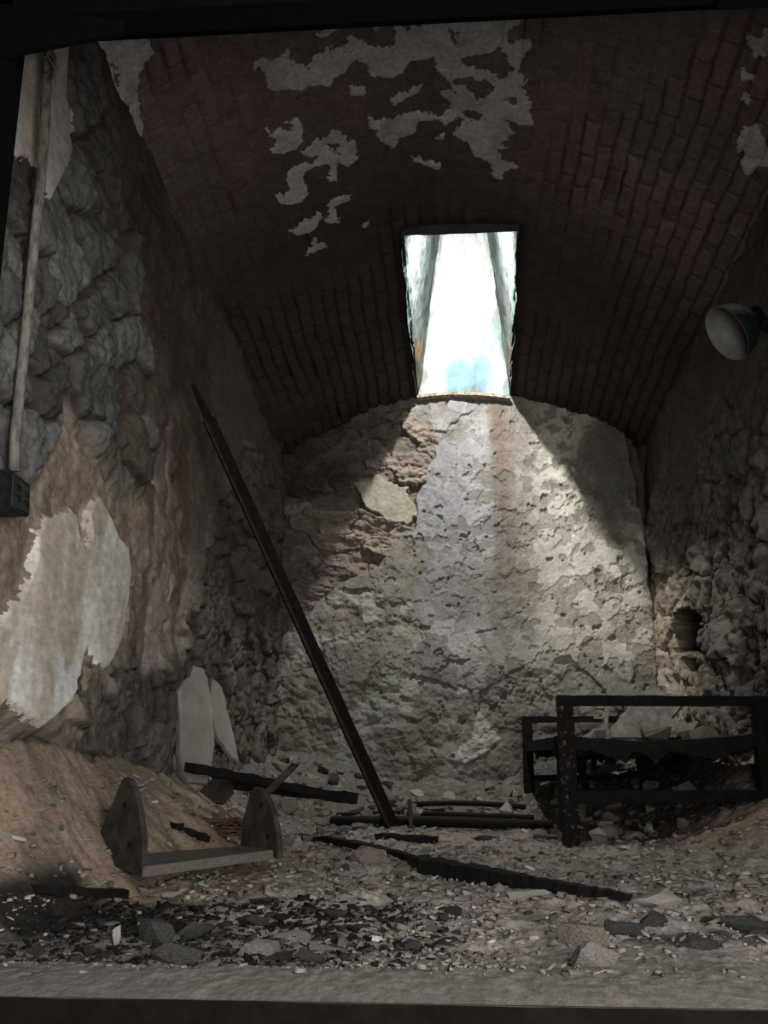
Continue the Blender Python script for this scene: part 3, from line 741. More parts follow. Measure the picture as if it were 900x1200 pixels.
# ---- leaning pole -------------------------------------------------
foot = Vector((-0.285, 4.95, fz(-0.285, 4.95) - .01)); foot = Vector(tuple(atY(462, 972, 4.95))); foot.z = min(foot.z, fz(foot.x, foot.y) + .01)
head = Vector(tuple(atX(226, 450, -1.10)))
root = empty('leaning_pole', foot)
tag(root, 'long dark angle-iron pole leaning diagonally from the rubble up to the left wall', 'pole')
d = (head - foot).normalized()
a1 = foot; a2 = foot.lerp(head, .93)
bm = bmesh.new(); beam(bm, a1, a2, 0.062, 0.016, up=(0.2, -1, .1), seg=24, rough=.0015, seed=4, taper=(1.1, .9)); fin('web', bm, M_pole, root)
side = d.cross(Vector((0.2, -1, .1))).normalized(); upv = side.cross(d).normalized()
bm = bmesh.new(); beam(bm, a1 + side * -.026 + upv * .02, a2 + side * -.024 + upv * .02, 0.012, 0.05, up=(0.2, -1, .1), seg=24, rough=.001, seed=5, taper=(1.05, .9)); fin('flange', bm, plain('pole_edge', (0.014, 0.012, 0.010), (0.042, 0.035, 0.028), grain=40), root)
bm = bmesh.new(); beam(bm, a2 - d * .02, head, 0.036, 0.014, up=(0.2, -1, .1), seg=4, rough=.002, seed=6, taper=(1, .55)); fin('tip', bm, M_pole, root)

# ---- bed frame ----------------------------------------------------
N, Fr = 4.10, 6.12
xl0, xr0 = 0.468, 1.262
xl1, xr1 = 0.462, 1.262
bed = empty('bed_frame', ((xl0 + xr0) / 2, N, -.345))
tag(bed, 'charred wooden cot frame with sagging rotten deck standing in the right corner', 'bed')
for x, y, top, w, s in ((xl0, N, .245, .064, 1), (xr0, N, .235, .066, 2), (xl1, Fr, .243, .062, 3), (xr1, Fr, .24, .062, 4)):
    bm = bmesh.new(); beam(bm, (x, y, fz(x, y) - .02), (x, y, top), w, w, up=(0, 1, 0), seg=14, rough=.0025, seed=s)
    p = fin('leg', bm, M_bed if s != 1 else plain('flaking_bed_post', (0.005, 0.004, 0.0035), (0.10, 0.088, 0.075), grain=55, thr=(.56, .70)), bed)
    if s == 1: p['label'] = 'post with flaking pale paint near its top'
for (a, b, w, h, nm, s) in (((xl0 - .03, N - .01, .228), (xr0 + .25, N - .01, .218), .05, .040, 'top_rail', 1), ((xl0, N - .03, -.155), (xr0, N - .03, -.150), .045, .045, 'lower_rail', 2),
                            ((xl1 - .02, Fr, .225), (xr1, Fr, .225), .05, .036, 'top_rail', 3), ((xl1, Fr, -.125), (xr1, Fr, -.125), .04, .034, 'lower_rail', 4),
                            ((xl0, N, .060), (xl1, Fr, .060), .035, .055, 'side_rail', 5), ((xr0, N, .060), (xr1, Fr, .060), .035, .055, 'side_rail', 6)):
    bm = bmesh.new(); beam(bm, a, b, w, h, seg=16, rough=.002, seed=s + 20); fin(nm, bm, M_bed, bed)
# rotten deck: a ragged, sagging sheet
nu, nv = 46, 80
U, V = np.meshgrid(np.linspace(0, 1, nu), np.linspace(0, 1, nv), indexing='ij')
DX = xl0 - .0 + U * (xr0 - xl0); DY = N - .035 + V * (Fr - N + .03)
sag = -0.035 * np.sin(np.pi * U) + (fbm(U * 6, V * 9, 4) - .5) * .03
top = .083 + sag * .6 + .012 * U
bot = .052 + sag * .6 - (fbm(U * 11, V * 12, 9, 6, .72) ** 3) * .16
bm = bmesh.new()
tv = [[bm.verts.new((DX[i, j], DY[i, j], top[i, j])) for j in range(nv)] for i in range(nu)]
bv = [[bm.verts.new((DX[i, j], DY[i, j], min(bot[i, j], top[i, j] - .03))) for j in range(nv)] for i in range(nu)]
for i in range(nu - 1):
    for j in range(nv - 1):
        bm.faces.new((tv[i][j], tv[i + 1][j], tv[i + 1][j + 1], tv[i][j + 1]))
        bm.faces.new((bv[i][j], bv[i][j + 1], bv[i + 1][j + 1], bv[i + 1][j]))
for i in range(nu - 1):
    bm.faces.new((tv[i][0], bv[i][0], bv[i + 1][0], tv[i + 1][0])); bm.faces.new((tv[i][-1], tv[i + 1][-1], bv[i + 1][-1], bv[i][-1]))
for j in range(nv - 1):
    bm.faces.new((tv[0][j], tv[0][j + 1], bv[0][j + 1], bv[0][j])); bm.faces.new((tv[-1][j], bv[-1][j], bv[-1][j + 1], tv[-1][j + 1]))
fin('deck', bm, plain('rotten_deck', (0.003, 0.0025, 0.002), (0.011, 0.009, 0.007), grain=30, bump=.9, bdist=.01, dust=((0.05, 0.043, 0.037), .6, 1.0)), bed)
rnd = random.Random(8)
for k, (x, y, ln, w) in enumerate(((.56, 4.6, .10, .03), (.62, 5.0, .26, .045), (.70, 4.9, .12, .035), (.80, 5.2, .09, .03), (.98, 5.1, .14, .10), (1.1, 4.8, .12, .08))):
    bm = bmesh.new()
    beam(bm, (x, y, .05), (x + rnd.uniform(-.03, .05), y, .05 - ln), w, w * .6, up=(0, 1, 0), seg=5, rough=.008, seed=k, taper=(1, .6)); fin('hanging_shred', bm, M_bed, bed)
bm = bmesh.new(); q0 = atY(650, 868, 4.18); q1 = atY(655, 915, 4.14); q2 = atY(659, 975, 4.08)
tube(bm, [q0, (q0 + q1) / 2 + np.array([.006, 0, 0]), q1, (q1 + q2) / 2, q2], .0075, 6, rough=.002); fin('hanging_strap', bm, M_bed, bed)

# ---- slab and laths behind the bed --------------------------------
pn = np.array([0.15, -0.85, 0.5]); p0 = atY(760, 860, 5.55)
pts = [at_plane(u, v, p0, pn) for u, v in ((716,864),(718,850),(733,833),(747,818),(755,810),(767,806),(782,812),(803,816),(798,830),(782,846),(773,857),(768,866))]
bm = bmesh.new(); plate(bm, pts, .07, pn, jag=.006, seed=3, sub=3, bev=.008)
o = fin('broken_stone_slab', bm, M_rock, loc=tuple(p0)); tag(o, 'broad grey stone slab leaning on the far end of the cot deck', 'stone slab')
bm = bmesh.new(); beam(bm, atY(708, 868, 5.8), atY(714, 799, 5.9), .024, .014, up=(0, 1, 0), seg=8, rough=.001, seed=2)
o = fin('wooden_lath', bm, plain('grey_lath', (0.13, 0.115, 0.095), (0.24, 0.21, 0.18), grain=30), loc=tuple(atY(708, 868, 5.8))); tag(o, 'thin upright pale lath sticking up behind the cot beside the grey slab', 'stick')
bm = bmesh.new()
for a, b in (((699,828), (709,829)), ((708,829), (707,841)), ((696,841), (707,841)), ((707,841), (704,864))):
    beam(bm, atY(*a, 5.95), atY(*b, 5.93), .012, .012, up=(0, 1, .1))
o = fin('bent_wire', bm, M_pale, loc=tuple(atY(704, 864, 5.93))); tag(o, 'thin bent pale strip hooked beside the upright lath behind the cot', 'wire')

# ---- broken shelf with two end boards -----------------------------
root_l = Vector(tuple(atY(166, 1026, 2.62)))
sh = empty('broken_shelf', root_l)
tag(sh, 'broken wooden shelf unit with two rounded end boards lying in the dirt at left', 'shelf')
def shelf_pt(u, v, Y): return Vector(tuple(atY(u, v, Y)))
# left end board: plane through its bottom edge, standing upright
A0 = shelf_pt(166, 1028, 2.62); A1 = shelf_pt(108, 1004, 2.80)
nl = (A1 - A0).cross(Vector((0, 0, 1))).normalized()
pts = [at_plane(u, v, np.array(A0), np.array(nl)) for u, v in ((166,1028),(108,1004),(116,978),(130,945),(142,915),(146,911),(152,915),(158,928),(163,950),(167,985))]
bm = bmesh.new(); nl = nl if nl.dot(A0) < 0 else -nl; plate(bm, pts, .016, nl, sub=1, bev=.002); 
eb = fin('end_board', bm, M_bracket, sh)
def bolt_hole(u, v, p, n, par):
    bm = bmesh.new(); c = Vector(tuple(at_plane(u, v, np.array(p), np.array(n))))
    nn = Vector(n) if Vector(n).y < 0 else -Vector(n)
    tube(bm, [c - nn * .002, c + nn * .003], .0085, 10)
    return fin('bolt_hole', bm, M_char, par)
for u, v in ((147, 943), (153, 990)): bolt_hole(u, v, A0, nl, eb)
B0 = shelf_pt(326, 1006, 2.98); B1 = shelf_pt(282, 992, 3.17)
nr = (B1 - B0).cross(Vector((0, 0, 1))).normalized()
pts = [at_plane(u, v, np.array(B0), np.array(nr)) for u, v in ((326,1007),(281,993),(285,960),(293,928),(298,922),(304,924),(313,936),(320,955),(325,980))]
bm = bmesh.new(); nr = nr if nr.dot(B0) < 0 else -nr; plate(bm, pts, .018, nr, bev=.002)
eb = fin('end_board', bm, M_bracket, sh)
for u, v in ((307, 943), (315, 980)): bolt_hole(u, v, B0, nr, eb)
C0 = shelf_pt(167, 1029, 2.62); C1 = shelf_pt(320, 1006, 2.98); D1 = shelf_pt(284, 991, 3.15); D0 = shelf_pt(170, 1000, 2.84)
zt = lambda p, z: Vector((p.x, p.y, z))
bm = bmesh.new(); plate(bm, [C0 + Vector((0, 0, .028)), C1 + Vector((0, 0, .024)), D1, D0], .026, (0, 0, 1), bev=.002, sub=2)
fin('shelf_board', bm, M_board, sh)

# ---- pale slabs leaning on the left wall --------------------------
def lean(name, poly, Yc, n, th, label, mat, seed, cat='plaster slab'):
    u0 = sum(p[0] for p in poly) / len(poly); v0 = max(p[1] for p in poly)
    p0 = atY(u0, v0, Yc)
    bm = bmesh.new(); plate(bm, [at_plane(u, v, p0, np.array(n)) for u, v in poly], th, n, jag=.004, seed=seed, sub=3, bev=.006)
    return tag(fin(name, bm, mat, loc=tuple(p0)), label, cat)
lean('plaster_slab', [(228,779),(240,784),(244,800),(250,832),(251,872),(247,905),(243,918),(222,916),(213,905),(210,880),(211,850),(209,808),(213,802),(222,793)], 4.02, (.72, -.64, .22), .03,
     'tall pale pointed plaster slab leaning on the left wall above the black beam', M_slab, 4)
lean('plaster_slab', [(249,795),(254,797),(260,806),(263,814),(268,838),(275,868),(281,893),(272,888),(262,874),(255,862),(249,840),(247,818)], 4.42, (.72, -.64, .22), .025,
     'narrower pale slab sliver leaning just right of the tall slab on the left wall', M_slab, 7)
lean('plaster_slab', [(208,838),(213,850),(212,900),(222,925),(214,920),(205,895),(203,868)], 4.04, (.72, -.64, .22), .02,
     'thin slab edge showing left of and behind the tall pale slab', M_slab, 9)
lean('plaster_slab', [(166,905),(176,901),(184,905),(200,918),(214,925),(222,936),(205,940),(170,932)], 3.75, (.45, -.5, .7), .02,
     'flat broken grey slab lying on the dirt mound below the tall leaning slab', M_rock2, 12, 'stone slab')

# ---- conduit and socket box on the left wall ----------------------
root = empty('electrical_conduit', tuple(atX(16, 548, -1.11)))
tag(root, 'vertical metal conduit pipe with flaking pale paint fixed to the left wall', 'pipe')
path = [(57,52),(55,90),(52,150),(48,215),(42,262),(36,330),(28,410),(22,470),(17,520),(16,552)]
bm = bmesh.new(); tube(bm, [atX(u, v, -1.105) for u, v in path], .0135, 12, rough=.0008)
fin('pipe', bm, plain('flaking_conduit', (0.06, 0.057, 0.05), (0.19, 0.175, 0.152), grain=50, thr=(.35, .6), stretch=(1, 1, .4)), root, smooth=True)
bm = bmesh.new()
rnd = random.Random(4)
for k in range(7):
    a = Vector(tuple(atX(56 + rnd.uniform(-6, 8), 62 + rnd.uniform(-6, 30), -1.10 + rnd.uniform(0, .02))))
    b = Vector(tuple(atX(58 + rnd.uniform(-8, 8), 75 + rnd.uniform(-10, 32), -1.09 + rnd.uniform(0, .03))))
    tube(bm, [a, (a + b) / 2 + Vector((.01, 0, .006)), b], .0035, 5)
fin('frayed_wires', bm, plain('frayed_wire', (0.08, 0.06, 0.05), (0.25, 0.22, 0.19)), root)
root = empty('outlet_box', tuple(atX(10, 600, -1.15)))
tag(root, 'small black electrical socket box at the lower end of the conduit', 'socket')
f0, f1_, f2_, f3 = [Vector(tuple(atX(u, v, -1.095))) for u, v in ((12,549),(36,568),(35,606),(9,600))]
bm = bmesh.new(); vs = [bm.verts.new(p) for p in (f0, f1_, f2_, f3)] + [bm.verts.new(p + Vector((-.085, 0, 0))) for p in (f0, f1_, f2_, f3)]
for q in ((0, 1, 2, 3), (7, 6, 5, 4), (0, 4, 5, 1), (1, 5, 6, 2), (2, 6, 7, 3), (3, 7, 4, 0)): bm.faces.new([vs[i] for i in q])
bmesh.ops.bevel(bm, geom=bm.edges[:], offset=.004, segments=2, affect='EDGES')
M_box = plain('black_socket_metal', (0.005, 0.0055, 0.0055), (0.013, 0.014, 0.014), grain=40, rough=.6)
fin('housing', bm, M_box, root)
def bl(s, t): return f0.lerp(f1_, s).lerp(f3.lerp(f2_, s), t) + Vector((.002, 0, 0))
bm = bmesh.new()
plate(bm, [bl(.12, .08), bl(.9, .16), bl(.88, .9), bl(.12, .86)], .006, (1, 0, 0), bev=.002)
fp = fin('face_plate', bm, plain('grey_face_plate', (0.014, 0.016, 0.017), (0.030, 0.033, 0.033), grain=30, rough=.6), root)
for s0, t0 in ((.30, .26), (.30, .52), (.66, .32), (.66, .58)):
    bm = bmesh.new()
    for ds, dt, w_, h_ in ((0, 0, .07, .045), (.10, .01, .04, .13)):
        plate(bm, [bl(s0 + ds, t0 + dt), bl(s0 + ds + w_ + .04, t0 + dt), bl(s0 + ds + w_ + .04, t0 + dt + h_), bl(s0 + ds, t0 + dt + h_)], .004, (1, 0, 0))
    for v in bm.verts: v.co.x += .003
    fin('socket_slot', bm, M_char, fp)

# ---- lamp on the right wall ---------------------------------------
cl = Vector(tuple(atY(852, 391, 3.62)))
nL = (Vector((-.28, -.86, -.42)).normalized() * .36 + (Vector((.998, -.07, 0)) * -.87 + Vector((.017, -.25, .97)) * -.48) * .93).normalized()
lamp = empty('reflector_lamp', cl + Vector((.2, 0, 0)))
tag(lamp, 'dark green metal lamp reflector with white inside sticking out from the right wall', 'lamp')
def lathe(bm, prof, c, ax, n=40):
    a = ax.orthogonal().normalized(); b = ax.cross(a)
    rings = [[bm.verts.new(c + ax * t + (a * math.cos(q) + b * math.sin(q)) * r) for q in [2 * math.pi * k / n for k in range(n)]] for t, r in prof]
    for i in range(len(rings) - 1):
        for k in range(n): bm.faces.new((rings[i][k], rings[i][(k + 1) % n], rings[i + 1][(k + 1) % n], rings[i + 1][k]))
R = .118
bm = bmesh.new(); lathe(bm, [(0, R), (-.026, R * .98), (-.06, R * .89), (-.090, R * .72), (-.115, R * .50), (-.130, .03), (-.131, .001)], cl, nL)
fin('outer_shell', bm, plain('dark_green_enamel', (0.006, 0.014, 0.012), (0.012, 0.024, 0.02), rough=.35, spec=.5, bump=.05, dust=((0.20, 0.20, 0.18), .25, .75)), lamp, smooth=True)
bm = bmesh.new(); lathe(bm, [(.003, R * 1.0), (.003, R * .975), (-.026, R * .94), (-.058, R * .85), (-.085, R * .66), (-.105, R * .42), (-.115, .001)], cl, nL)
fin('white_reflector', bm, plain('white_enamel', (0.11, 0.108, 0.10), (0.15, 0.148, 0.138), rough=.6, spec=.2, bump=.05), lamp, smooth=True)
bm = bmesh.new(); lathe(bm, [(-.115, .042), (-.165, .040), (-.170, .001)], cl, nL, 20)
fin('socket_collar', bm, M_box, lamp, smooth=True)
bm = bmesh.new(); st = cl - nL * .120
en = Vector(tuple(atX(915, 388, XR - .005)))
tube(bm, [st, st + Vector((.04, .012, .0)), Vector((XR - .06, st.y + .03, st.z - .022)), Vector((XR + .03, st.y + .04, st.z - .024))], .030, 16)
fin('stem', bm, M_box, lamp, smooth=True)

# ---- beams, pipes and boards on the floor -------------------------
def timber(name, a, b, w, h, label, cat, mat=None, za=None, zb=None, seed=1, rough=.004, seg=14, taper=(1, 1), group=None, bend=0):
    A = Vector(tuple(atY(*a))); B = Vector(tuple(atY(*b)))
    bm = bmesh.new(); beam(bm, A, B, w, h, seg=seg, rough=rough, seed=seed, taper=taper, bend=bend)
    return tag(fin(name, bm, mat or M_char, loc=tuple((A + B) / 2)), label, cat, group)
def floor_beam(name, a, b, w, h, label, cat, mat=None, lift=(0, 0), **k):
    P = on_floor(*a); Q = on_floor(*b)
    seed = k.get('seed', 1)
    bm = bmesh.new(); beam(bm, P + Vector((0, 0, h * .35 + lift[0])), Q + Vector((0, 0, h * .35 + lift[1])), w, h, seg=k.get('seg', 14), rough=k.get('rough', .004), seed=seed, taper=k.get('taper', (1, 1)), bend=k.get('bend', 0))
    return tag(fin(name, bm, mat or M_char, loc=tuple((P + Q) / 2)), label, cat, k.get('group'))
timber('charred_beam', (222, 899, 3.80), (372, 929, 4.50), .05, .035, 'upper of two black beams lying in front of the pale leaning slabs', 'beam', seed=3)
timber('charred_beam', (250, 915, 4.35), (416, 936, 4.70), .06, .05, 'lower black beam lying behind the shelf under the other beam', 'beam', seed=5)
timber('wooden_stick', (312, 930, 4.02), (346, 896, 4.45), .035, .010, 'short flat grey stick crossing the black beams at an angle', 'stick', mat=M_bracket, seed=6, rough=.001)
def pipe(a, b, r, label, name='iron_pipe', bend=0, seed=0, cat='pipe', mat=None):
    A = on_floor(*a); B = on_floor(*b)
    A.z += r * .7; B.z += r * .7
    bm = bmesh.new(); tube(bm, [A.lerp(B, t) + Vector((0, 0, bend * math.sin(math.pi * t))) for t in (0, .2, .4, .6, .8, 1)], r, 10, rough=.001, seed=seed)
    return tag(fin(name, bm, mat or M_char, loc=tuple((A + B) / 2), smooth=True), label, cat)
pipe((388, 967), (648, 973), .026, 'thickest black pipe lying across the floor under the foot of the pole', bend=.01)
pipe((470, 955), (625, 961), .016, 'thin dark pipe lying just behind the thickest floor pipe')
pipe((478, 945), (616, 948), .015, 'farther dark pipe resting on the rubble near the cot foot', bend=.015)
pipe((395, 957), (520, 952), .013, 'dark rod crossing behind the foot of the leaning pole')
floor_beam('iron_peg', (482, 975), (480, 958), .02, .02, 'short black peg standing by the foot of the leaning pole', 'peg', lift=(0, .08))
floor_beam('charred_block', (440, 984), (512, 987), .05, .03, 'flat black burnt board lying just in front of the pole foot', 'board', seed=8)
P = on_floor(358, 985); 
floor_beam('charred_plank', (357, 984), (482, 1010), .05, .028, 'curved black charred plank piece left of the long burnt plank', 'plank', seed=11, taper=(.6, 1), bend=.012, rough=.006)
floor_beam('charred_plank', (488, 1020), (738, 1060), .06, .045, 'long black charred plank lying diagonally across the middle floor', 'plank', seed=12, taper=(1.2, .35), rough=.0035, seg=44)
floor_beam('charred_plank', (42, 1047), (138, 1051), .06, .022, 'black burnt plank half buried in the dark debris at far left front', 'plank', seed=14)
floor_beam('charred_plank', (198, 968), (240, 985), .07, .02, 'short split black board on the dirt between the two shelf ends', 'plank', seed=15, rough=.006)
# layered rotten red wood between the shelf ends
rt = on_floor(262, 980)
root = empty('rotten_log', rt); tag(root, 'reddish rotten layered chunk of wood lying behind the shelf board', 'wood chunk')
for k in range(5):
    bm = bmesh.new(); beam(bm, rt + Vector((-.10, 0, .005 + .013 * k)), rt + Vector((.11 - .008 * k, .03, .012 + .011 * k)), .12 - .012 * k, .010, seg=12, rough=.004, seed=k)
    fin('layer', bm, plain('rotten_red_wood', (0.045, 0.022, 0.016), (0.13, 0.075, 0.055), grain=30), root)
# second shelf end far behind
def dark_plate():
    n = np.array([.3, -.9, .25]); p0 = atY(245, 935, 4.2)
    bm = bmesh.new(); plate(bm, [at_plane(u, v, p0, n) for u, v in ((226,936),(240,920),(258,905),(266,902),(272,908),(274,930),(262,942))], .025, n, bev=.003)
    tag(fin('detached_end_board', bm, M_bracket, loc=tuple(p0)), 'dark triangular end board lying under the black beams', 'board')
dark_plate()

# ---- rocks: one object each ---------------------------------------
rnd = random.Random(21)
def rock_mesh(seed, flatn=1.0, n=12, name='rubble_stone'):
    r = random.Random(seed); bm = bmesh.new()
    for _ in range(n):
        v = Vector((r.gauss(0, 1), r.gauss(0, 1), r.gauss(0, 1))).normalized() * r.uniform(.8, 1.0)
        bm.verts.new((v.x * .5, v.y * .5, v.z * .5 * flatn))
    g_ = bmesh.ops.convex_hull(bm, input=bm.verts[:])
    bmesh.ops.delete(bm, geom=[e for e in g_['geom_interior'] if isinstance(e, bmesh.types.BMVert)], context='VERTS')
    bmesh.ops.bevel(bm, geom=bm.edges[:], offset=.012, segments=1, affect='EDGES')
    bmesh.ops.subdivide_edges(bm, edges=[e for e in bm.edges if e.calc_length() > .12], cuts=2, use_grid_fill=True)
    bmesh.ops.triangulate(bm, faces=bm.faces[:])
    for v in bm.verts:
        v.co *= 1 + r.uniform(-.03, .02)
    bmesh.ops.recalc_face_normals(bm, faces=bm.faces)
    me = bpy.data.meshes.new(name); bm.to_mesh(me); bm.free()
    return me
ROCKS = {}
def rock(name, loc, size, seed, mat, label, cat, group=None, rot=None, flatn=1.0):
    key = (seed % 9, mat.name, round(flatn, 1))
    if key not in ROCKS:
        ROCKS[key] = rock_mesh(seed % 9 + 50, flatn); ROCKS[key].materials.append(mat)
    o = bpy.data.objects.new(name, ROCKS[key]); C.objects.link(o)
    o.location = loc; o.scale = size
    o.rotation_euler = rot or (rnd.uniform(-.25, .25), rnd.uniform(-.25, .25), rnd.uniform(0, 6.3))
    return tag(o, label, cat, group)
# single pieces the photo shows clearly: u, v, width, depth, height, material, name, label, category
single = [(697,1134,.085,.06,.055,M_rock,'rubble_stone','rounded grey stone alone on the dusty front strip, near the threshold','stone'),
 (618,1054,.13,.05,.035,M_pale,'plaster_fragment','pale brick-shaped fragment lying in front of the long charred plank','fragment'),
 (670,1053,.09,.05,.03,M_pale,'plaster_fragment','flatter pale fragment just right of the brick-shaped one by the charred plank','fragment'),
 (585,1045,.03,.04,.03,M_pale,'plaster_fragment','tiny pale chip left of the brick-shaped fragment','fragment'),
 (765,1065,.14,.09,.055,M_pale,'plaster_fragment','large pale crumbled plaster lump past the tip of the charred plank','fragment'),
 (430,1010,.13,.09,.07,M_rock2,'rubble_stone','angular tan stone wedged against the curved charred piece','stone'),
 (405,1022,.035,.035,.035,M_rock3,'dark_lump','round black lump left of the angular tan stone','lump'),
 (470,1022,.10,.08,.03,M_rock2,'rubble_stone','flat tan stone under the left end of the long charred plank','stone'),
 (506,1041,.07,.05,.02,M_pale,'plaster_fragment','flat pale chip below the left end of the charred plank','fragment'),
 (620,1078,.15,.04,.016,M_rock,'slate_piece','long thin grey slate lying flat in the middle front','slate'),
 (680,1108,.12,.10,.06,M_rock2,'dirt_clod','low earthy clod behind the rounded grey stone','clod'),
 (730,1094,.09,.05,.045,M_rock3,'dark_lump','dark lump at the left end of the dark strip at right front','lump'),
 (765,1085,.07,.05,.04,M_rock3,'dark_lump','dark lump standing just above the dark strip at right','lump'),
 (860,1090,.16,.06,.045,M_rock3,'dark_lump','wide dark lump near the right edge of the front floor','lump'),
 (820,1112,.10,.05,.03,M_rock3,'dark_lump','low dark lump in the dust below the dark strip','lump'),
 (345,1100,.09,.06,.02,M_rock,'slate_piece','grey flat slate at centre left in front of the shelf','slate'),
 (300,1118,.10,.08,.035,M_rock,'slate_piece','grey angular slate near the front threshold left of centre','slate'),
 (385,1115,.09,.05,.025,M_rock2,'slate_piece','tan flat slate near the front threshold at centre left','slate'),
 (205,1130,.11,.07,.05,M_rock3,'slate_piece','black slate shard pointing right at the edge of the dark debris','slate'),
 (180,1108,.09,.05,.07,M_rock3,'slate_piece','dark upright slate shard in the middle of the dark debris','slate'),
 (65,1142,.09,.05,.012,M_rock,'slate_piece','flat greenish grey slate near the left front threshold','slate'),
 (92,1086,.07,.04,.012,M_pale,'slate_piece','pale flat slate amid the dark debris at left','slate'),
 (135,1108,.025,.02,.05,M_pale,'plaster_fragment','small upright pale chip amid the dark debris','fragment'),
 (95,1143,.02,.02,.012,M_pale,'plaster_fragment','tiny white chip at the very front left','fragment'),
 (204,1051,.07,.03,.02,M_pale,'plaster_fragment','pale wedge chip on the dirt below the shelf','fragment'),
 (240,1053,.08,.02,.012,M_pale,'wood_splinter','thin pale splinter lying just right of the pale wedge chip','splinter'),
 (640,985,.13,.06,.05,M_rock3,'slate_piece','dark grey slab piece on the floor left of the cot post','slate'),
 (574,985,.15,.05,.03,M_rock3,'slate_piece','tilted dark slate shard in front of the pipes','slate'),
 (702,986,.08,.05,.04,M_rock2,'rubble_stone','tan stone just in front of the near cot post','stone'),
 (373,942,.06,.05,.05,M_rock2,'rubble_stone','roundish stone beside the end of the lower black beam','stone')]
for i, (u, v, a, b, c, m, nm, lab, cat) in enumerate(single):
    p = on_floor(u, v)
    rock(nm, (p.x, p.y, p.z + c * .22), (a * 1.1, b * 1.2, c * 1.2), i, m, lab, cat, rot=(rnd.uniform(-.12, .12), rnd.uniform(-.1, .1), rnd.uniform(-.25, .25)))
# rubble of the back left corner, of the back middle and behind the cot
TONE = {'grey_rubble_stone': 'grey', 'tan_rubble_stone': 'tan', 'dark_slate_piece': 'dark', 'pale_plaster_fragment': 'pale'}
def scatter(n, box, smin, smax, mats, name, label, cat, group, seed, flat_=(.35, .8), cond=None):
    r = random.Random(seed); k = 0; used = []
    while k < n:
        x = r.uniform(box[0], box[1]); y = r.uniform(box[2], box[3])
        if cond and not cond(x, y): continue
        s = smin + (smax - smin) * r.random() ** 1.7
        if any((x - a) ** 2 + (y - b) ** 2 < ((s + c) * .42) ** 2 for a, b, c in used) and r.random() < .93: continue
        used.append((x, y, s))
        f = r.uniform(*flat_)
        m = r.choice(mats)
        q = (s - smin) / (smax - smin)
        t1 = (y - box[2]) / (box[3] - box[2]); t2 = (x - box[0]) / (box[1] - box[0])
        lab = ' '.join([('little', 'middling', 'large')[int(min(q * 3.2, 2.9))], TONE[m.name], ('chunky', 'flattish')[f < sum(flat_) / 2], label + ',',
                        ('near', 'middle', 'far')[int(t1 * 2.99)], ('left part', 'centre part', 'right part')[int(t2 * 2.99)]])
        rock(name, (x, y, fz(x, y) + s * f * .20), (s * r.uniform(.85, 1.3), s * r.uniform(.7, 1), s * f), r.randrange(99), m, lab, cat, group)
        k += 1
scatter(46, (-1.08, -.35, 4.95, 6.38), .05, .17, [M_rock, M_rock2, M_rock3], 'rubble_stone', 'stone in back left rubble', 'stone', 'rubble in the back left corner', 1)
scatter(34, (-.35, .42, 5.5, 6.38), .05, .17, [M_rock, M_rock2, M_pale], 'rubble_stone', 'stone at the back wall foot', 'stone', 'rubble along the back wall', 2)
scatter(85, (.50, 1.28, 4.25, 6.38), .035, .15, [M_rock, M_rock3, M_rock, M_rock2, M_pale], 'rubble_stone', 'stone under or behind cot', 'stone', 'rubble under and behind the cot', 3, (.5, .9), cond=lambda x, y: abs(x - .465) > .1 and abs(x - 1.262) > .13)
scatter(26, (-1.08, -.45, 3.5, 4.9), .03, .09, [M_rock, M_rock2], 'rubble_stone', 'stone between shelf and beams', 'stone', 'stones between shelf and beams', 4)
scatter(60, (-.75, .02, 1.72, 2.45), .02, .085, [M_rock3, M_rock3, M_rock, M_rock3], 'slate_piece', 'shard in the dark left-front litter', 'slate', 'dark slates at the left front', 5, (.15, .6))
scatter(60, (-.6, 1.15, 2.1, 4.3), .02, .07, [M_pale, M_rock2, M_rock], 'plaster_fragment', 'fragment on the middle floor', 'fragment', 'fragments over the middle floor', 6, (.15, .45))
scatter(14, (-1.10, -.85, 2.3, 3.9), .02, .06, [M_rock, M_rock2], 'pebble', 'stone in left dirt mound', 'pebble', 'stones in the left dirt mound', 7)
scatter(14, (.95, 1.3, 3.1, 4.0), .02, .06, [M_rock, M_rock2], 'pebble', 'stone in right dirt mound', 'pebble', 'stones in the right dirt mound', 8)
# boulders piled by the right wall beyond the cot
BL_ = ['big grey block against the right wall beside the cot middle', 'biggest grey block at the cot far right corner', 'tan block at the back wall behind the cot', 'high grey block in the back right corner',
       'tan block wedged between cot side and right wall', 'grey block on the far half of the cot', 'tan block perched highest on the right corner heap', 'small tan block nearest on the right corner heap',
       'small tan block on the cot beside the right rail', 'grey block behind the slab at the cot far end', 'smallest grey block under the left side of the slab']
for i, (x, y, z, s, m) in enumerate(((1.28,5.6,.17,.24,M_rock),(1.12,5.95,.16,.26,M_rock),(.98,6.2,.12,.24,M_rock2),(1.22,6.2,.24,.26,M_rock),(1.30,5.2,.13,.2,M_rock2),(1.05,5.6,.10,.2,M_rock),(1.24,5.9,.32,.18,M_rock2),(1.31,5.0,.12,.16,M_rock2),(1.16,5.45,.17,.17,M_rock2),(.90,5.95,.12,.18,M_rock),(.86,5.5,.14,.13,M_rock))):
    rock('boulder', (x - .05, y, z - .03), (s * 1.25, s, s * .85), i, m, BL_[i], 'boulder', 'blocks heaped beyond the cot')

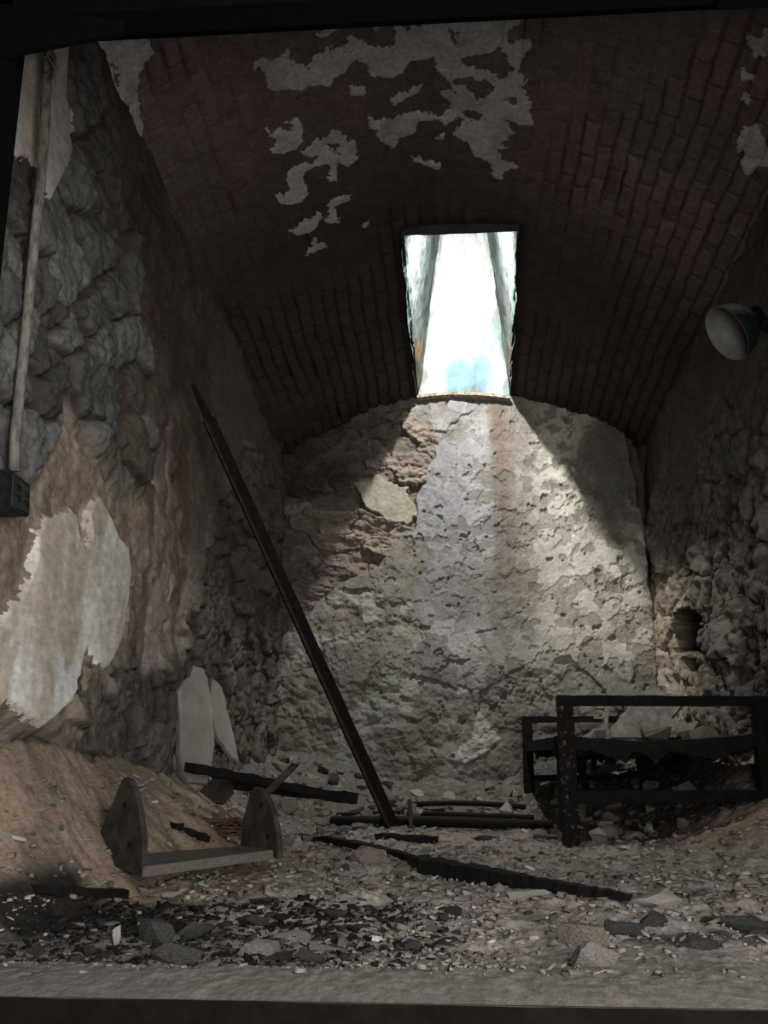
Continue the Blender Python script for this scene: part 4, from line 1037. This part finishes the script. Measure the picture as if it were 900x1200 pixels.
# ---- uncountable small chips --------------------------------------
def chips(name, n, fn, mat, label, cat, seed, smin, smax):
    r = np.random.RandomState(seed)
    X, Y = fn(r, n); n = len(X)
    S = smin + (smax - smin) * r.rand(n) ** 3.4
    S = S * np.clip(Y / 2.6, .45, 1)
    Z = floor_h(X, Y)
    k = 5
    V = np.zeros((n, 2 * k, 3)); ang0 = r.rand(n) * 6.28; asp = .22 + .5 * r.rand(n)
    for j in range(k):
        rad = S * (.30 + .70 * r.rand(n)) * .55
        a = j / k * 6.283 + r.rand(n) * .9
        cx = np.cos(a) * rad; cy = np.sin(a) * rad * asp
        V[:, j, 0] = cx; V[:, j, 1] = cy; V[:, k + j, 0] = cx * .85; V[:, k + j, 1] = cy * .85
    th = S * (.04 + .13 * r.rand(n)) + .0012
    V[:, :k, 2] = -th[:, None] * .5; V[:, k:, 2] = th[:, None] * .5
    tx = r.randn(n) * .22; ty = r.randn(n) * .22
    c, s = np.cos(ang0)[:, None], np.sin(ang0)[:, None]
    x = V[..., 0] * c - V[..., 1] * s; y = V[..., 0] * s + V[..., 1] * c
    z = V[..., 2] + x * tx[:, None] + y * ty[:, None] + (Z + th * .35 + S * .06)[:, None]
    P = np.stack([x + X[:, None], y + Y[:, None], z], -1).reshape(-1, 3)
    base = np.arange(n)[:, None] * 2 * k
    quads = []
    for j in range(k): quads.append(base + np.array([j, (j + 1) % k, k + (j + 1) % k, k + j]))
    quads = np.stack(quads, 1).reshape(-1, 4)
    tops = (base + np.arange(k, 2 * k)).reshape(-1, k)
    me = bpy.data.meshes.new(name)
    me.vertices.add(len(P)); me.vertices.foreach_set('co', P.reshape(-1).astype(np.float32))
    li = np.concatenate([quads.reshape(-1), tops.reshape(-1)])
    me.loops.add(len(li)); me.loops.foreach_set('vertex_index', li.astype(np.int32))
    ls = np.concatenate([np.arange(len(quads)) * 4, len(quads) * 4 + np.arange(n) * k])
    me.polygons.add(len(ls)); me.polygons.foreach_set('loop_start', ls.astype(np.int32))
    me.update(calc_edges=True); me.validate()
    pal = np.array([(0.21, .187, .165), (0.31, .278, .245), (0.42, .39, .35), (0.25, .205, .175), (0.085, .077, .07), (0.48, .45, .41)])
    pc = pal[r.choice(6, n, p=[.32, .26, .12, .18, .09, .03])] * (.75 + .5 * r.rand(n))[:, None]
    dkz = (X > -.90) & (X < .02 - .25 * r.rand(n)) & (Y < 2.5) & (Y > 1.7) & (r.rand(n) < .95)
    pc[dkz] = np.array([.022, .021, .020]) * (.5 + 2.2 * r.rand(dkz.sum()) ** 3)[:, None]
    pc *= .78
    fr = Y < 1.95
    pc[fr] = np.minimum(pc[fr], np.array([.22, .20, .18]))
    bs = (X > .42) & (Y > 4.2) | (Y > 5.0)
    pc[bs] *= .45
    a = me.color_attributes.new('Col', 'FLOAT_COLOR', 'POINT')
    d = np.ones((n, 2 * k, 4), np.float32); d[..., :3] = pc[:, None]
    a.data.foreach_set('color', d.reshape(-1))
    me.materials.append(mat)
    o = bpy.data.objects.new(name, me); C.objects.link(o)
    return tag(o, label, cat, kind='stuff')
M_chip = attr_mat('debris_chips', grain=60, bump=.4, bdist=.003)
def all_floor(r, n):
    t = r.rand(n); Y = 1.64 * (6.4 / 1.64) ** t; X = -1.12 + 2.36 * r.rand(n)
    k = (X > -1.12) & (r.rand(n) < np.where(Y < 2.0, .22, 1)) & (r.rand(n) < np.where((X < -.75) & (Y < 4.2) & (Y > 2.3), .6, 1)) & (r.rand(n) < np.where((X > .9) & (Y < 4.4), .4, 1))
    return X[k], Y[k]
chips('debris_chips', 17000, all_floor, M_chip, 'fine chips of plaster, stone and wood strewn over the dirt floor', 'debris', 5, .004, .062)
chips('dark_debris', 6500, lambda r, n: (-.85 + .95 * r.rand(n) ** .9, 1.68 + .75 * r.rand(n)), M_chip, 'fine dark slate litter covering the left front floor', 'debris', 9, .005, .04)
